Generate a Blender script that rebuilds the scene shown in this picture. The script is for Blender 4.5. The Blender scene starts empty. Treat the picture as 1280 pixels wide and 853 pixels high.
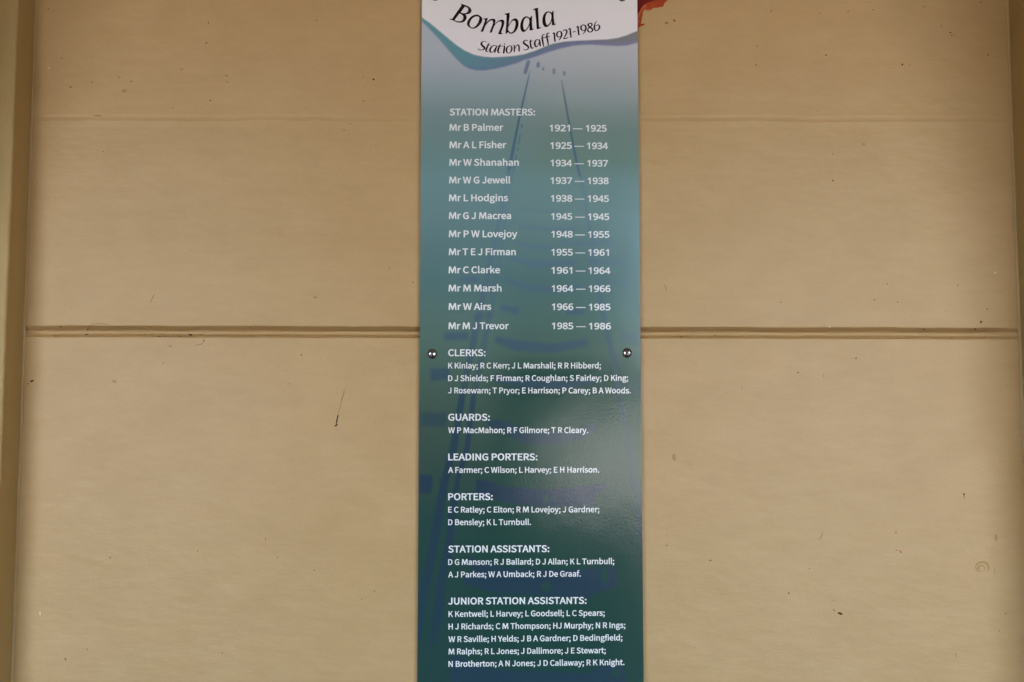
import bpy, bmesh, math, random, json
import numpy as np
from mathutils import Vector, noise
from mathutils.geometry import delaunay_2d_cdt

R = math.radians
rnd = random.Random(7)
C = bpy.context.scene.collection
S = bpy.context.scene

# ------------------------------------------------------------------ camera
CAM_D, CAM_Z, PITCH, FPX = 1.28, 1.50, R(4.77), 1422.2
cam_data = bpy.data.cameras.new('camera')
cam_data.lens, cam_data.sensor_width = 40.0, 36.0
cam_data.clip_start, cam_data.clip_end = 0.02, 3000
cam = bpy.data.objects.new('camera', cam_data)
cam.location = (0, -CAM_D, CAM_Z)
cam.rotation_euler = (R(90) + PITCH, 0, 0)
C.objects.link(cam)
S.camera = cam

# ------------------------------------------------------------------ sky, sun, exposure
SUN_EL, SUN_ROT = R(52), R(35)
world = bpy.data.worlds.new('World')
S.world = world
world.use_nodes = True
wn = world.node_tree
wn.nodes.clear()
sky = wn.nodes.new('ShaderNodeTexSky')
sky.sky_type = 'NISHITA'
sky.sun_disc = False
sky.sun_elevation, sky.sun_rotation = SUN_EL, SUN_ROT
sky.dust_density, sky.air_density = 2.0, 1.0
bg = wn.nodes.new('ShaderNodeBackground')
bg.inputs[1].default_value = 0.12
wo = wn.nodes.new('ShaderNodeOutputWorld')
wn.links.new(sky.outputs[0], bg.inputs[0])
wn.links.new(bg.outputs[0], wo.inputs[0])
sun_data = bpy.data.lights.new('sun', 'SUN')
sun_data.energy, sun_data.angle, sun_data.color = 4.0, R(0.5), (1.0, 0.94, 0.85)
sun = bpy.data.objects.new('sun', sun_data)
sd = Vector((math.cos(SUN_EL) * math.sin(SUN_ROT), math.cos(SUN_EL) * math.cos(SUN_ROT), math.sin(SUN_EL)))
sun.rotation_euler = (-sd).to_track_quat('-Z', 'Y').to_euler()
sun.location = sd * 20
C.objects.link(sun)
S.view_settings.view_transform = 'Standard'
S.view_settings.look = 'None'
S.view_settings.exposure = 4.17
S.view_settings.gamma = 1.0

# ------------------------------------------------------------------ measuring: photograph pixel -> point on an upright plane y = Y
def W(px, py, Y=0.0):
    u, v = (px - 640.0) / FPX, (426.5 - py) / FPX
    d = Vector((u, math.cos(PITCH) - v * math.sin(PITCH), math.sin(PITCH) + v * math.cos(PITCH)))
    t = (Y + CAM_D) / d.y
    return Vector((d.x * t, Y, CAM_Z + d.z * t))

def to_px(X, Y, Z):                     # numpy version of the inverse
    dy, dz = Y + CAM_D, Z - CAM_Z
    f = dy * math.cos(PITCH) + dz * math.sin(PITCH)
    up = -dy * math.sin(PITCH) + dz * math.cos(PITCH)
    return 640.0 + FPX * X / f, 426.5 - FPX * up / f

def lin(r, g, b):
    return tuple((c / 255 / 12.92) if c < 10 else ((c / 255 + 0.055) / 1.055) ** 2.4 for c in (r, g, b))

# ------------------------------------------------------------------ objects
def thing(name, label, cat, loc=(0, 0, 0), group=None):
    o = bpy.data.objects.new(name, None)
    o.empty_display_size = 0.05
    C.objects.link(o)
    o.location = loc
    o['label'], o['category'] = label, cat
    if group:
        o['group'] = group
    return o

def mesh_obj(name, verts, faces, mats, parent=None, idx=None, smooth=False):
    me = bpy.data.meshes.new(name)
    org = parent.matrix_world.translation if parent else Vector((0, 0, 0))
    p = parent
    org = Vector((0, 0, 0))
    while p:
        org = org + p.location
        p = p.parent
    me.from_pydata([tuple(Vector(v) - org) for v in verts], [], faces)
    for m in (mats if isinstance(mats, (list, tuple)) else [mats]):
        me.materials.append(m)
    if idx is not None:
        me.polygons.foreach_set('material_index', idx)
    if smooth:
        me.polygons.foreach_set('use_smooth', [True] * len(me.polygons))
    me.update()
    o = bpy.data.objects.new(name, me)
    C.objects.link(o)
    if parent:
        o.parent = parent
    return o

# ------------------------------------------------------------------ materials
def mat(name, col, rough=0.6, spec=0.5):
    m = bpy.data.materials.new(name)
    m.use_nodes = True
    b = m.node_tree.nodes['Principled BSDF']
    b.inputs['Base Color'].default_value = (*col, 1)
    b.inputs['Roughness'].default_value = rough
    b.inputs['Specular IOR Level'].default_value = spec
    return m, m.node_tree, b

def noise_node(nt, scale, detail=3, rough=0.6, vec=(1, 1, 1)):
    tc = nt.nodes.new('ShaderNodeNewGeometry')
    mp = nt.nodes.new('ShaderNodeMapping')
    mp.inputs['Scale'].default_value = vec
    n = nt.nodes.new('ShaderNodeTexNoise')
    n.inputs['Scale'].default_value = scale
    n.inputs['Detail'].default_value = detail
    n.inputs['Roughness'].default_value = rough
    nt.links.new(tc.outputs['Position'], mp.inputs['Vector'])
    nt.links.new(mp.outputs['Vector'], n.inputs['Vector'])
    return n

def ramp(nt, src, p0, c0, p1, c1):
    r = nt.nodes.new('ShaderNodeValToRGB')
    r.color_ramp.elements[0].position, r.color_ramp.elements[0].color = p0, (*c0, 1)
    r.color_ramp.elements[1].position, r.color_ramp.elements[1].color = p1, (*c1, 1)
    nt.links.new(src, r.inputs[0])
    return r

def bump(nt, b, heights, strength=0.5):
    prev = None
    for src, dist in heights:
        bn = nt.nodes.new('ShaderNodeBump')
        bn.inputs['Strength'].default_value = strength
        bn.inputs['Distance'].default_value = dist
        nt.links.new(src, bn.inputs['Height'])
        if prev:
            nt.links.new(prev.outputs[0], bn.inputs['Normal'])
        prev = bn
    nt.links.new(prev.outputs[0], b.inputs['Normal'])

CREAM = (0.525, 0.341, 0.153)
def paint_material(name, vec, col=CREAM, rough=0.42):
    m, nt, b = mat(name, col, rough, 0.4)
    big = noise_node(nt, 4.0, 5, 0.62)
    mid = noise_node(nt, 17.0, 4, 0.6, (0.7, 1, 1))
    fine = noise_node(nt, 75.0, 6, 0.7, vec)
    grit = noise_node(nt, 420.0, 3, 0.6)
    c1 = ramp(nt, big.outputs[0], 0.28, [col[0] * 0.955, col[1] * 0.93, col[2] * 0.86], 0.72, [col[0] * 1.03, col[1] * 1.035, col[2] * 1.09])
    last = c1.outputs[0]
    for src, p0, lo, p1 in ((mid, 0.3, (0.955, 0.945, 0.91), 0.62), (fine, 0.3, (0.955, 0.945, 0.915), 0.62), (grit, 0.25, (0.94, 0.93, 0.91), 0.5)):
        c2 = ramp(nt, src.outputs[0], p0, lo, p1, (1.012, 1.012, 1.012))
        mx = nt.nodes.new('ShaderNodeMix')
        mx.data_type, mx.blend_type = 'RGBA', 'MULTIPLY'
        mx.inputs['Factor'].default_value = 1.0
        nt.links.new(last, mx.inputs['A'])
        nt.links.new(c2.outputs[0], mx.inputs['B'])
        last = mx.outputs['Result']
    nt.links.new(last, b.inputs['Base Color'])
    stroke = noise_node(nt, 170.0, 4, 0.7, vec)
    lump = noise_node(nt, 28.0, 2, 0.5, (0.6, 1, 1))
    bump(nt, b, [(stroke.outputs[0], 0.0004), (lump.outputs[0], 0.0022), (grit.outputs[0], 0.0001)], 0.55)
    rr = nt.nodes.new('ShaderNodeMapRange')
    rr.inputs['To Min'].default_value, rr.inputs['To Max'].default_value = rough - 0.08, rough + 0.12
    nt.links.new(big.outputs[0], rr.inputs['Value'])
    nt.links.new(rr.outputs[0], b.inputs['Roughness'])
    return m

M_board = paint_material('cream_paint_boards', (0.28, 1, 1.0))
M_post = paint_material('cream_paint_post', (1.0, 1, 0.07), (0.45, 0.31, 0.125), 0.5)
M_bead = paint_material('cream_paint_sealant', (1, 1, 0.3), (0.47, 0.33, 0.15), 0.45)
M_speck = mat('fly_dirt', (0.065, 0.034, 0.012), 0.7, 0.08)[0]
M_faint = mat('faint_brown_dirt', (0.29, 0.165, 0.06), 0.7, 0.08)[0]
M_rust = mat('reddish_fleck', (0.36, 0.13, 0.06), 0.7, 0.08)[0]
M_pale = mat('pale_chip', (0.72, 0.62, 0.45), 0.6)[0]
M_stain = mat('grey_brown_stain', (0.405, 0.255, 0.105), 0.7, 0.08)[0]

def gloss_coat(nt, b):
    peel = noise_node(nt, 650, 2, 0.5, (1, 1, 0.55))
    warp = noise_node(nt, 22, 2, 0.5)
    bump(nt, b, [(peel.outputs[0], 0.00015), (warp.outputs[0], 0.0004)], 0.6)

def print_material(name, col):
    m, nt, b = mat(name, col, 0.14, 0.4)
    gloss_coat(nt, b)
    return m
M_white_print = print_material('white_print', (0.86, 0.88, 0.90))
M_black_print = print_material('black_print', (0.012, 0.006, 0.007))

def red_material(name, c0, c1):
    m, nt, b = mat(name, c0, 0.55, 0.15)
    n = noise_node(nt, 90, 4, 0.6)
    r = ramp(nt, n.outputs[0], 0.35, c0, 0.7, c1)
    nt.links.new(r.outputs[0], b.inputs['Base Color'])
    bump(nt, b, [(n.outputs[0], 0.002)], 0.5)
    return m
M_red = red_material('orange_red_paint', (0.34, 0.040, 0.010), (0.46, 0.075, 0.020))
M_darkred = red_material('dark_red_paint', (0.14, 0.006, 0.005), (0.20, 0.010, 0.007))
M_redrim = red_material('pinkish_paint_edge', (0.48, 0.16, 0.07), (0.55, 0.22, 0.10))

def steel_material():
    m, nt, b = mat('stainless_steel', (0.42, 0.39, 0.37), 0.24)
    b.inputs['Metallic'].default_value = 1.0
    return m
M_steel = steel_material()
M_recess = mat('screw_recess_dark', (0.03, 0.02, 0.015), 0.5)[0]

m_, nt, b = mat('pale_concrete', (0.30, 0.28, 0.25), 0.9, 0.2)
n = noise_node(nt, 1.5, 6, 0.65)
nt.links.new(ramp(nt, n.outputs[0], 0.3, (0.26, 0.235, 0.21), 0.7, (0.36, 0.33, 0.30)).outputs[0], b.inputs['Base Color'])
M_ground = m_
m_, nt, b = mat('worn_asphalt', (0.13, 0.11, 0.10), 0.9, 0.2)
n = noise_node(nt, 2.5, 6, 0.65)
nt.links.new(ramp(nt, n.outputs[0], 0.3, (0.045, 0.038, 0.034), 0.7, (0.075, 0.064, 0.058)).outputs[0], b.inputs['Base Color'])
M_platform = m_
m_, nt, b = mat('soffit_paint', (0.30, 0.17, 0.08), 0.7)
n = noise_node(nt, 30, 3, 0.6, (0.1, 1, 1))
nt.links.new(ramp(nt, n.outputs[0], 0.3, (0.56, 0.39, 0.25), 0.7, (0.66, 0.47, 0.31)).outputs[0], b.inputs['Base Color'])
M_soffit = m_
m_, nt, b = mat('dark_blocker_paint', (0.10, 0.045, 0.03), 0.7)  # dark paint of the added light blockers
n = noise_node(nt, 40, 3, 0.6, (1, 1, 0.1))
nt.links.new(ramp(nt, n.outputs[0], 0.3, (0.08, 0.035, 0.022), 0.7, (0.12, 0.055, 0.035)).outputs[0], b.inputs['Base Color'])
M_blocker = m_

# ------------------------------------------------------------------ large structure: ground, added unseen verandah, wall boards, posts
def boxes(name, lst, m, parent=None, bevel=0.0):
    bm = bmesh.new()
    org = Vector((0, 0, 0))
    p = parent
    while p:
        org += p.location
        p = p.parent
    for (x0, x1, y0, y1, z0, z1) in lst:
        v = [bm.verts.new(Vector((x, y, z)) - org) for x in (x0, x1) for y in (y0, y1) for z in (z0, z1)]
        for f in ((0, 1, 3, 2), (4, 6, 7, 5), (0, 4, 5, 1), (2, 3, 7, 6), (0, 2, 6, 4), (1, 5, 7, 3)):
            bm.faces.new([v[i] for i in f])
    bmesh.ops.recalc_face_normals(bm, faces=bm.faces)
    if bevel:
        bmesh.ops.bevel(bm, geom=bm.edges[:], offset=bevel, segments=3, affect='EDGES', profile=0.6)
    me = bpy.data.meshes.new(name)
    bm.to_mesh(me)
    bm.free()
    me.materials.append(m)
    o = bpy.data.objects.new(name, me)
    C.objects.link(o)
    if parent:
        o.parent = parent
    return o

g = mesh_obj('ground', [(-400, -400, -0.25), (400, -400, -0.25), (400, 400, -0.25), (-400, 400, -0.25)], [(0, 1, 2, 3)], M_ground)
g['kind'] = 'structure'
p_ = boxes('platform', [(-60, 60, -12.0, 6.0, -0.4, 0.012)], M_platform)
p_['kind'] = 'structure'

ROOF_Z, ROOF_Y = 2.44, -2.8  # invented roof, out of view, keeps sun and sky off the wall
roof = thing('shade_roof', 'unseen boarded ceiling added above the cream wall to shade it', 'roof', (0, 0, ROOF_Z))
sv, sf = [], []
k = 0
y = 0.30
while y > ROOF_Y:                      # soffit boards with small gaps between them
    y1 = max(y - 0.125, ROOF_Y)
    for (ya, yb) in ((y, y1 + 0.006),):
        b0 = len(sv)
        for x in (-6, 6):
            sv += [(x, ya, ROOF_Z), (x, yb, ROOF_Z), (x, yb, ROOF_Z + 0.02), (x, ya, ROOF_Z + 0.02)]
        sf += [(b0, b0 + 1, b0 + 5, b0 + 4), (b0 + 1, b0 + 2, b0 + 6, b0 + 5), (b0 + 3, b0, b0 + 4, b0 + 7)]
    y = y1
mesh_obj('soffit', sv, sf, M_soffit, roof)
boxes('roof_sheet', [(-6.2, 6.2, ROOF_Y - 0.05, 3.0, ROOF_Z + 0.024, ROOF_Z + 0.06)], M_soffit, roof)
boxes('fascia', [(-6.2, 6.2, ROOF_Y - 0.085, ROOF_Y - 0.052, ROOF_Z - 0.12, ROOF_Z + 0.07)], M_blocker, roof, 0.004)

BLOCKER = (-0.46, 0.10, -1.95, -1.64)  # unseen blocks added behind the camera, stacked to shape the sign's reflection
refl_blocker = thing('reflection_blocker', 'unseen added dark pillar standing opposite the staff sign', 'blocker', (BLOCKER[0], BLOCKER[2], 0))
boxes('shaft', [(*BLOCKER, 1.30, 1.58)], M_blocker, refl_blocker, 0.006)
boxes('blocker_base', [(BLOCKER[0] - 0.12, BLOCKER[1] + 0.31, BLOCKER[2] - 0.05, BLOCKER[3] + 0.04, 0.012, 1.298)], M_blocker, refl_blocker, 0.02)
boxes('blocker_top', [(BLOCKER[0] - 0.12, BLOCKER[1] + 0.24, BLOCKER[2] - 0.05, BLOCKER[3] + 0.04, 1.582, ROOF_Z - 0.002)], M_blocker, refl_blocker, 0.02)
for sx, lab in ((-1, 'dark brown boarded end screen added out of view to cut side light, left of the bay'), (1, 'dark brown boarded end screen added out of view to cut side light, right of the bay')):
    scr = thing('shade_screen', lab, 'screen', (sx * 1.72, -1.0, 0), 'unseen screens added to cut side light')  # invented, out of view: holds back light from the sides
    for i in range(13):
        y1 = -0.06 - i * 0.15
        boxes('plank', [(sx * 1.72 - 0.012, sx * 1.72 + 0.012, y1 - 0.147, y1, 0.02, ROOF_Z - 0.002)], M_blocker, scr, 0.003)

# --- wall: upper and lower board with the moulded joint between them
wall = thing('timber_wall', 'cream painted horizontal board wall with moulded joint behind the sign', 'wall', (0, 0, 0))
SEAM = W(640, 413.2).z
SLOPE = -0.0022
PXM = 0.0009                                        # about one photograph pixel on the wall, in metres
XL, XR = W(30, 413).x, W(1275, 413).x               # inner faces of the two posts
xs = sorted(set([-2.6, -2.0, -1.4, -0.9] + [round(-0.72 + 0.004 * i, 4) for i in range(361)] + [0.9, 1.4, 2.0, 2.6]))
FILL = W(640, 147).z                                # a second joint, filled and painted over
def nz(x, s, k):
    return noise.noise(Vector((x * s, k * 7.3, 0.5)))

def board(name, rows_at, dirt, parent):
    vs, fs, mi = [], [], []
    nr = None
    for x in xs:
        row = rows_at(x)
        nr = len(row)
        vs += [(x, y, z) for (y, z) in row]
    for i in range(len(xs) - 1):
        for j in range(nr - 1):
            a = i * nr + j
            fs.append((a, a + 1, a + nr + 1, a + nr))
            mi.append(0)
    for (verts, faces, k) in dirt:
        b0 = len(vs)
        vs += verts
        for f in faces:
            fs.append(tuple(b0 + q for q in f))
            mi.append(k)
    o = mesh_obj(name, vs, fs, [M_board, M_speck, M_faint, M_rust, M_pale, M_stain], parent, mi)
    return o

def fade(x):                                        # the joint closes up with paint where it meets the posts
    e = min(x - XL, XR - x)
    if e < 0:
        return 1.0
    t = min(1.0, max(0.0, e / 0.03))
    return 0.35 + 0.65 * t * t * (3 - 2 * t)

def upper_rows(x):
    s = SEAM + SLOPE * x + 0.0006 * nz(x, 14, 1) + 0.0005 * nz(x, 45, 2)
    f = fade(x)
    fl = FILL + SLOPE * x + 0.0022 * nz(x, 9, 5) + 0.001 * nz(x, 40, 6)
    d = 0.00028 * max(0.0, 0.3 + nz(x, 11, 7) * 0.9)
    r = [(0.0086 * f, s - 0.0030), (0.0084 * f, s + 0.0000), (0.0066 * f, s + 0.0007), (0.0043 * f, s + 0.0020), (0.0018 * f, s + 0.0033), (0.0006 * f, s + 0.0039),
         (0.0001, s + 0.0044), (-0.0001, s + 0.0056), (0, s + 0.010), (0, s + 0.06),
         (0, fl - 0.012), (-0.00025, fl - 0.0045), (d * 0.5, fl - 0.0014), (d, fl), (d * 0.4, fl + 0.0014), (-0.0001, fl + 0.003), (0, fl + 0.012),
         (0, 2.0), (0, 2.1), (0, ROOF_Z - 0.001)]
    return r

def lower_rows(x):
    s = SEAM + SLOPE * x + 0.0003 * nz(x, 14, 1) + 0.0003 * nz(x, 50, 3)
    f = fade(x)
    c = s - 0.0036                                  # centre line of the bead
    r = [(0, 0.0), (0, 0.6), (0, 1.0), (0, 1.4), (0, c - 0.02), (-0.0001, c - 0.0056), (0.0003, c - 0.0050), (0.0018 * f, c - 0.0044), (0.0034 * f, c - 0.0036), (0.0030 * f, c - 0.0031)]
    for a in range(-75, 100, 15):
        r.append((0.0024 * f - 0.0028 * math.cos(R(a)) * f, c + 0.0029 * math.sin(R(a))))
    r.append((0.0088 * f, c + 0.0030))
    return r

# --- dirt: every fly spot, chip and stain as a small low lump on the paint
def blob(px, py, rx, ry=None, rot=0.0, k=1, h=0.25):
    ry = ry or rx
    c = W(px, py)
    n = 10
    vs = [(c.x, -0.00025 - h * 0.001 * min(rx, ry) * 0.5, c.z)]
    ph = rnd.random() * 6
    for i in range(n):
        a = 2 * math.pi * i / n
        q = 1 + 0.28 * math.sin(2 * a + ph) * rnd.random() + rnd.uniform(-0.14, 0.14)
        x, y = rx * q * math.cos(a), ry * q * math.sin(a)
        xx, yy = x * math.cos(rot) - y * math.sin(rot), x * math.sin(rot) + y * math.cos(rot)
        vs.append((c.x + xx * PXM, -0.00012, c.z + yy * PXM))
    return vs, [(0, 1 + (i + 1) % n, 1 + i) for i in range(n)], k

def streak(pts, k):                                 # ribbon through (px, py, width)
    vs, fs = [], []
    for i, (x, y, w) in enumerate(pts):
        a, b = pts[max(i - 1, 0)], pts[min(i + 1, len(pts) - 1)]
        dx, dy = b[0] - a[0], b[1] - a[1]
        l = math.hypot(dx, dy) or 1
        nx, ny = -dy / l * w / 2, dx / l * w / 2
        p, q = W(x + nx, y + ny), W(x - nx, y - ny)
        vs += [(p.x, -0.00016, p.z), (q.x, -0.00016, q.z)]
    for i in range(len(pts) - 1):
        fs.append((2 * i, 2 * i + 1, 2 * i + 3, 2 * i + 2))
    return vs, fs, k

DARK = [(60.5, 11, 1.0), (77, 73, .9), (258, 54, 1.1), (271, 55, .5), (263, 126, 1.0), (216, 135, 1.0), (129, 190, .8), (88.6, 384, .7),
        (204, 454, .8), (247, 689, .8), (487, 336, .9), (487, 340, .5), (362, 480, .8), (997.5, 466, 1.1), (988, 456.5, .7), (927.6, 485, .8),
        (1108.7, 355, 1.0), (1197, 357, .8), (1122, 378, 1.0), (1234, 386.5, 1.0), (1226, 402.7, 1.7), (1183, 389, .6), (1128, 81, 1.5),
        (1137, 82, .8), (1188, 41, 1.1), (1189.7, 44.7, 1.0), (1226, 3.5, .9), (1205, 618, 1.5), (1257, 767, .8), (1249, 789, .8), (834, 669.4, .7),
        (833.5, 682, .9), (1012, 711, .8), (986, 741.6, 1.1), (1010, 740, .7), (1000, 747, .6), (1001, 728, .5), (1042, 751, .8), (1047, 750, .6),
        (332, 674, .9), (347, 697, .8), (393, 713, .9), (468, 739, .9), (452, 749.6, .8), (396, 26, .9), (467, 99.6, 1.6), (454, 96.6, .8),
        (438, 155, 1.0), (430, 163, .9), (463, 187.5, .7), (964, 14.5, .9), (1060, 15, .9), (1091, 12.4, .9), (1032.5, 69, 1.3), (1021.5, 139.5, .7),
        (898, 150, .7), (1041, 192.7, .8), (1041, 226, 1.1), (1093, 375, 1.0), (976, 378, 1.0), (1025.6, 376, .7), (23, 713, .6), (1235, 69, 1.0), (152, 470, .6)]
FAINT = [(260.6, 29, 1.0, 1.6), (227, 87, 3, 1), (149, 97, 2.4, 1.2), (155, 114, 4.2, 2.2), (88, 109, 2, 1.2), (122, 145, 5, 1.6), (115, 103, 1.4, 1), (164, 102, 2, 1),
         (143, 477, 3, 2), (394, 372, 2, 1), (516, 353, 1, 1), (377, 444, 1.3, 1.3), (1070, 448, 1.6, 1.2), (109, 812, 1, 1), (82, 824, 1.4, 1.6), (278, 816, 1, 1),
         (454.6, 126.6, 2, .8), (1024.5, 17, .8, 1.2), (946.5, 58, 1.1, 1), (945, 81.6, 1.2, 1.4), (1079, 181, 3, 1.6), (1155, 9, 2.6, 1.1), (1176.6, 33, .8, 1),
         (888, 700.6, 2.2, .9), (1195, 819, .8, 3), (1029.6, 470, .8, 2.5), (283, 95, 1.5, 1.2), (284, 103, 2.5, .9), (1120, 666, 1.2, 1.0), (843, 572, 3.0, 4.0), (1245, 672, 1.5, 5)]
dirt_up, dirt_lo = [], []
def put(py, d):
    (dirt_up if py < 413 else dirt_lo).append(d)
for (x, y, r_) in DARK:
    put(y, blob(x, y, r_ * 0.85, r_ * rnd.uniform(.7, 1.0), rnd.random() * 3, 1 if r_ > .75 else 2))
for (x, y, a, b_) in FAINT:
    put(y, blob(x, y, a, b_, 0, 2 if max(a, b_) < 2.3 else 5, 0.05))
for (x, y, a, b_, r_, k) in ((1050, 767, 2.9, 1.5, -0.5, 1), (1042.6, 763, 2.2, .7, -0.9, 2), (40, 476.5, 2.4, 1.3, 0.5, 1), (35, 480, 1.6, .8, 0.4, 2), (110, 411.5, .8, 2.2, 0, 1),
                             (108, 418.3, 2.0, .8, 0, 1), (190, 418, 1.8, .7, 0.3, 2), (238, 418.6, 2.4, 1.2, -0.4, 1), (252, 418, 3.4, .7, 0.1, 2), (255, 426, 1.2, 1.6, 0.3, 2),
                             (213, 433, 1.6, .6, 0.4, 1), (1154.6, 412, 1.5, .8, 0, 1), (1219, 411.6, 1.6, .8, 0, 1), (1125.8, 690, 1.1, 1.8, 0.5, 3), (1121, 688, 1.6, .6, 0, 3),
                             (138, 697, 1.2, 1.2, 0, 3), (50, 767, .8, 2.4, 0, 4), (1037, 409, 1.6, .7, 0, 4), (61, 85, 1.8, .8, 0.2, 4), (1244, 341, 1.2, 1.2, 0, 4), (843, 26, 2.0, 1.6, 0, 2), (833, 29, 2.2, 1.6, 0, 2)):
    put(y, blob(x, y, a, b_, r_, k))
put(300, streak([(193, 368, .7), (190.5, 373, 1.2), (188, 378.5, .6)], 2))
put(300, streak([(829, 355, .5), (833, 360, 1.0), (832, 364, .6)], 2))
put(300, streak([(110, 408, .6), (116, 405.4, .8), (124, 404.6, .8), (136, 406, .5)], 2))
put(500, streak([(255, 427, .6), (252, 430.5, .9), (243, 432, .5)], 2))
put(500, streak([(1024, 675, .7), (1027, 670, .9), (1029, 665, .4)], 2))
put(500, streak([(1205, 619, 1.2), (1205.5, 624, .5)], 2))
put(500, streak([(1242.5, 709, .8), (1242.8, 713, 1.2), (1243.4, 719, .5)], 5))
# long scratch through the paint, left of the sign
put(500, streak([(430.3, 488, .7), (430, 491, 1.2), (429, 494.5, .9), (427.8, 497.5, 1.5), (427.2, 500, .9), (426, 504, .6), (425.4, 509, .5), (424, 513, .8), (422.8, 516.5, .7)], 2))
put(500, streak([(423, 518, .6), (422.4, 520.5, 1.7), (421.6, 523.5, 1.5), (421.0, 526.5, 2.0), (420.6, 529, 1.1), (420.4, 530.5, 1.8)], 1))
put(500, blob(420.2, 532, 2.2, 1.3, 0.3, 1))
# snail shaped coil stain near the right post
sp = []
for i in range(46):
    t = i / 45
    a = -0.6 + t * 2 * math.pi * 1.75
    r_ = 9.2 * (1 - 0.78 * t)
    sp.append((1227.0 + r_ * math.cos(a) - 1.6 * t, 709.2 - 0.86 * r_ * math.sin(a) + 1.6 * t, 1.5 + 0.8 * math.sin(t * 9)))
put(500, streak(sp, 5))
for i in range(150):                                # scattered pin-prick fly spots
    x, y = rnd.uniform(40, 1262), rnd.uniform(0, 850)
    if 518 < x < 812 or 405 < y < 425:
        continue
    put(y, blob(x, y, rnd.uniform(.3, .6), None, 0, rnd.choice((2, 5, 5))))
for i in range(46):
    x = rnd.choice((rnd.uniform(40, 515), rnd.uniform(808, 1265), rnd.uniform(40, 330)))
    y = 413.2 + (x - 640) * 0.0022 + rnd.choice((-3.4, 5.8, 6.4, 8.2)) + rnd.uniform(-.5, .5)
    put(500, blob(x, y, rnd.uniform(.5, 1.9), rnd.uniform(.3, .6), rnd.uniform(-.2, .2), rnd.choice((1, 2, 2, 5, 5)), 0.1))
board('wall_board', upper_rows, dirt_up, wall)
board('wall_board', lower_rows, dirt_lo, wall)

# --- red paint left on the wall beside the top of the sign
def smooth_loop(pts, n=4):
    """closed outline through the points; a point with a third value is a corner"""
    P = [Vector((p[0], p[1])) for p in pts]
    K = [len(p) > 2 for p in pts]
    out = []
    N = len(P)
    for i in range(N):
        p1, p2 = P[i], P[(i + 1) % N]
        p0 = p1 if K[i] else P[i - 1]
        p3 = p2 if K[(i + 1) % N] else P[(i + 2) % N]
        t1 = (p2 - p0) * (0.5 if not K[i] else 0.8)
        t2 = (p3 - p1) * (0.5 if not K[(i + 1) % N] else 0.8)
        L = (p2 - p1).length
        for t in (t1, t2):
            if t.length > 1.3 * L and t.length > 0:
                t *= 1.3 * L / t.length
        for j in range(n):
            s = j / n
            out.append((2 * s**3 - 3 * s**2 + 1) * p1 + (s**3 - 2 * s**2 + s) * t1 + (-2 * s**3 + 3 * s**2) * p2 + (s**3 - s**2) * t2)
    return out

def winding(p, loops):
    w = 0
    for l in loops:
        for i in range(len(l)):
            a, b_ = l[i - 1], l[i]
            if (a[1] <= p[1]) != (b_[1] <= p[1]):
                s = (b_[0] - a[0]) * (p[1] - a[1]) - (p[0] - a[0]) * (b_[1] - a[1])
                if b_[1] > a[1] and s > 0:
                    w += 1
                elif b_[1] < a[1] and s < 0:
                    w -= 1
    return w

def flat(loops, Y):
    """triangles of a filled outline (outer one way round, holes the other) laid on the plane y = Y"""
    if len(loops) > 1:                              # holes must run against their outline
        s0 = area(loops[0])
        loops = [loops[0]] + [l if area(l) * s0 < 0 else l[::-1] for l in loops[1:]]
    co, ed = [], []
    for l in loops:
        k = len(co)
        co += [Vector((p[0], p[1])) for p in l]
        ed += [(k + i, k + (i + 1) % len(l)) for i in range(len(l))]
    v, e, f, *_ = delaunay_2d_cdt(co, ed, [], 0, 1e-5)
    tris = []
    for t in f:
        q = [v[i] for i in t]
        if winding(((q[0].x + q[1].x + q[2].x) / 3, (q[0].y + q[1].y + q[2].y) / 3), loops):
            s = (q[1].x - q[0].x) * (q[2].y - q[0].y) - (q[2].x - q[0].x) * (q[1].y - q[0].y)
            tris.append(tuple(t) if s < 0 else tuple(t)[::-1])
    return [tuple(W(p.x, p.y, Y)) for p in v], tris

def area(l):
    return sum(l[i - 1][0] * l[i][1] - l[i][0] * l[i - 1][1] for i in range(len(l)))

def z760(l):
    return [(760 + p[0] / 10.667, p[1] / 10.667) + tuple(p[2:]) for p in l]

def raised(l, Y0, Y1):
    v, f = flat([l], Y1)
    n, k = len(l), len(v)
    v += [tuple(W(p[0], p[1], Y1)) for p in l] + [tuple(W(p[0], p[1], Y0)) for p in l]
    f += [(k + i, k + (i + 1) % n, k + n + (i + 1) % n, k + n + i) for i in range(n)]
    return v, f
patch_outer = smooth_loop(z760([(300, -420, 1), (300, 380, 1), (378, 398), (398, 415, 1), (404, 380), (428, 352), (470, 345), (495, 318, 1), (462, 318), (440, 318), (448, 275), (462, 215), (470, 152), (500, 140), (560, 142), (615, 112), (680, 100), (738, 88), (748, 52), (800, 0), (860, -80), (900, -420, 1)]), 4)
patch_outer = [Vector((p.x + 0.25 * nz(i * 0.13, 3, 11), p.y + 0.3 * nz(i * 0.13, 3, 12))) for i, p in enumerate(patch_outer)]
pv, pf = raised(patch_outer, 0.0, -0.0005)
pidx = [0] * len(pf)
deep = smooth_loop(z760([(300, -400, 1), (300, 300, 1), (372, 270), (388, 205), (418, 150), (455, 95), (500, 50), (570, 24), (640, -20), (700, -400, 1)]), 4)
v2, f2 = raised(deep, -0.0005, -0.0008)
pf += [tuple(len(pv) + q for q in f) for f in f2]
pv += v2
pidx += [1] * len(f2)
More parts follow.
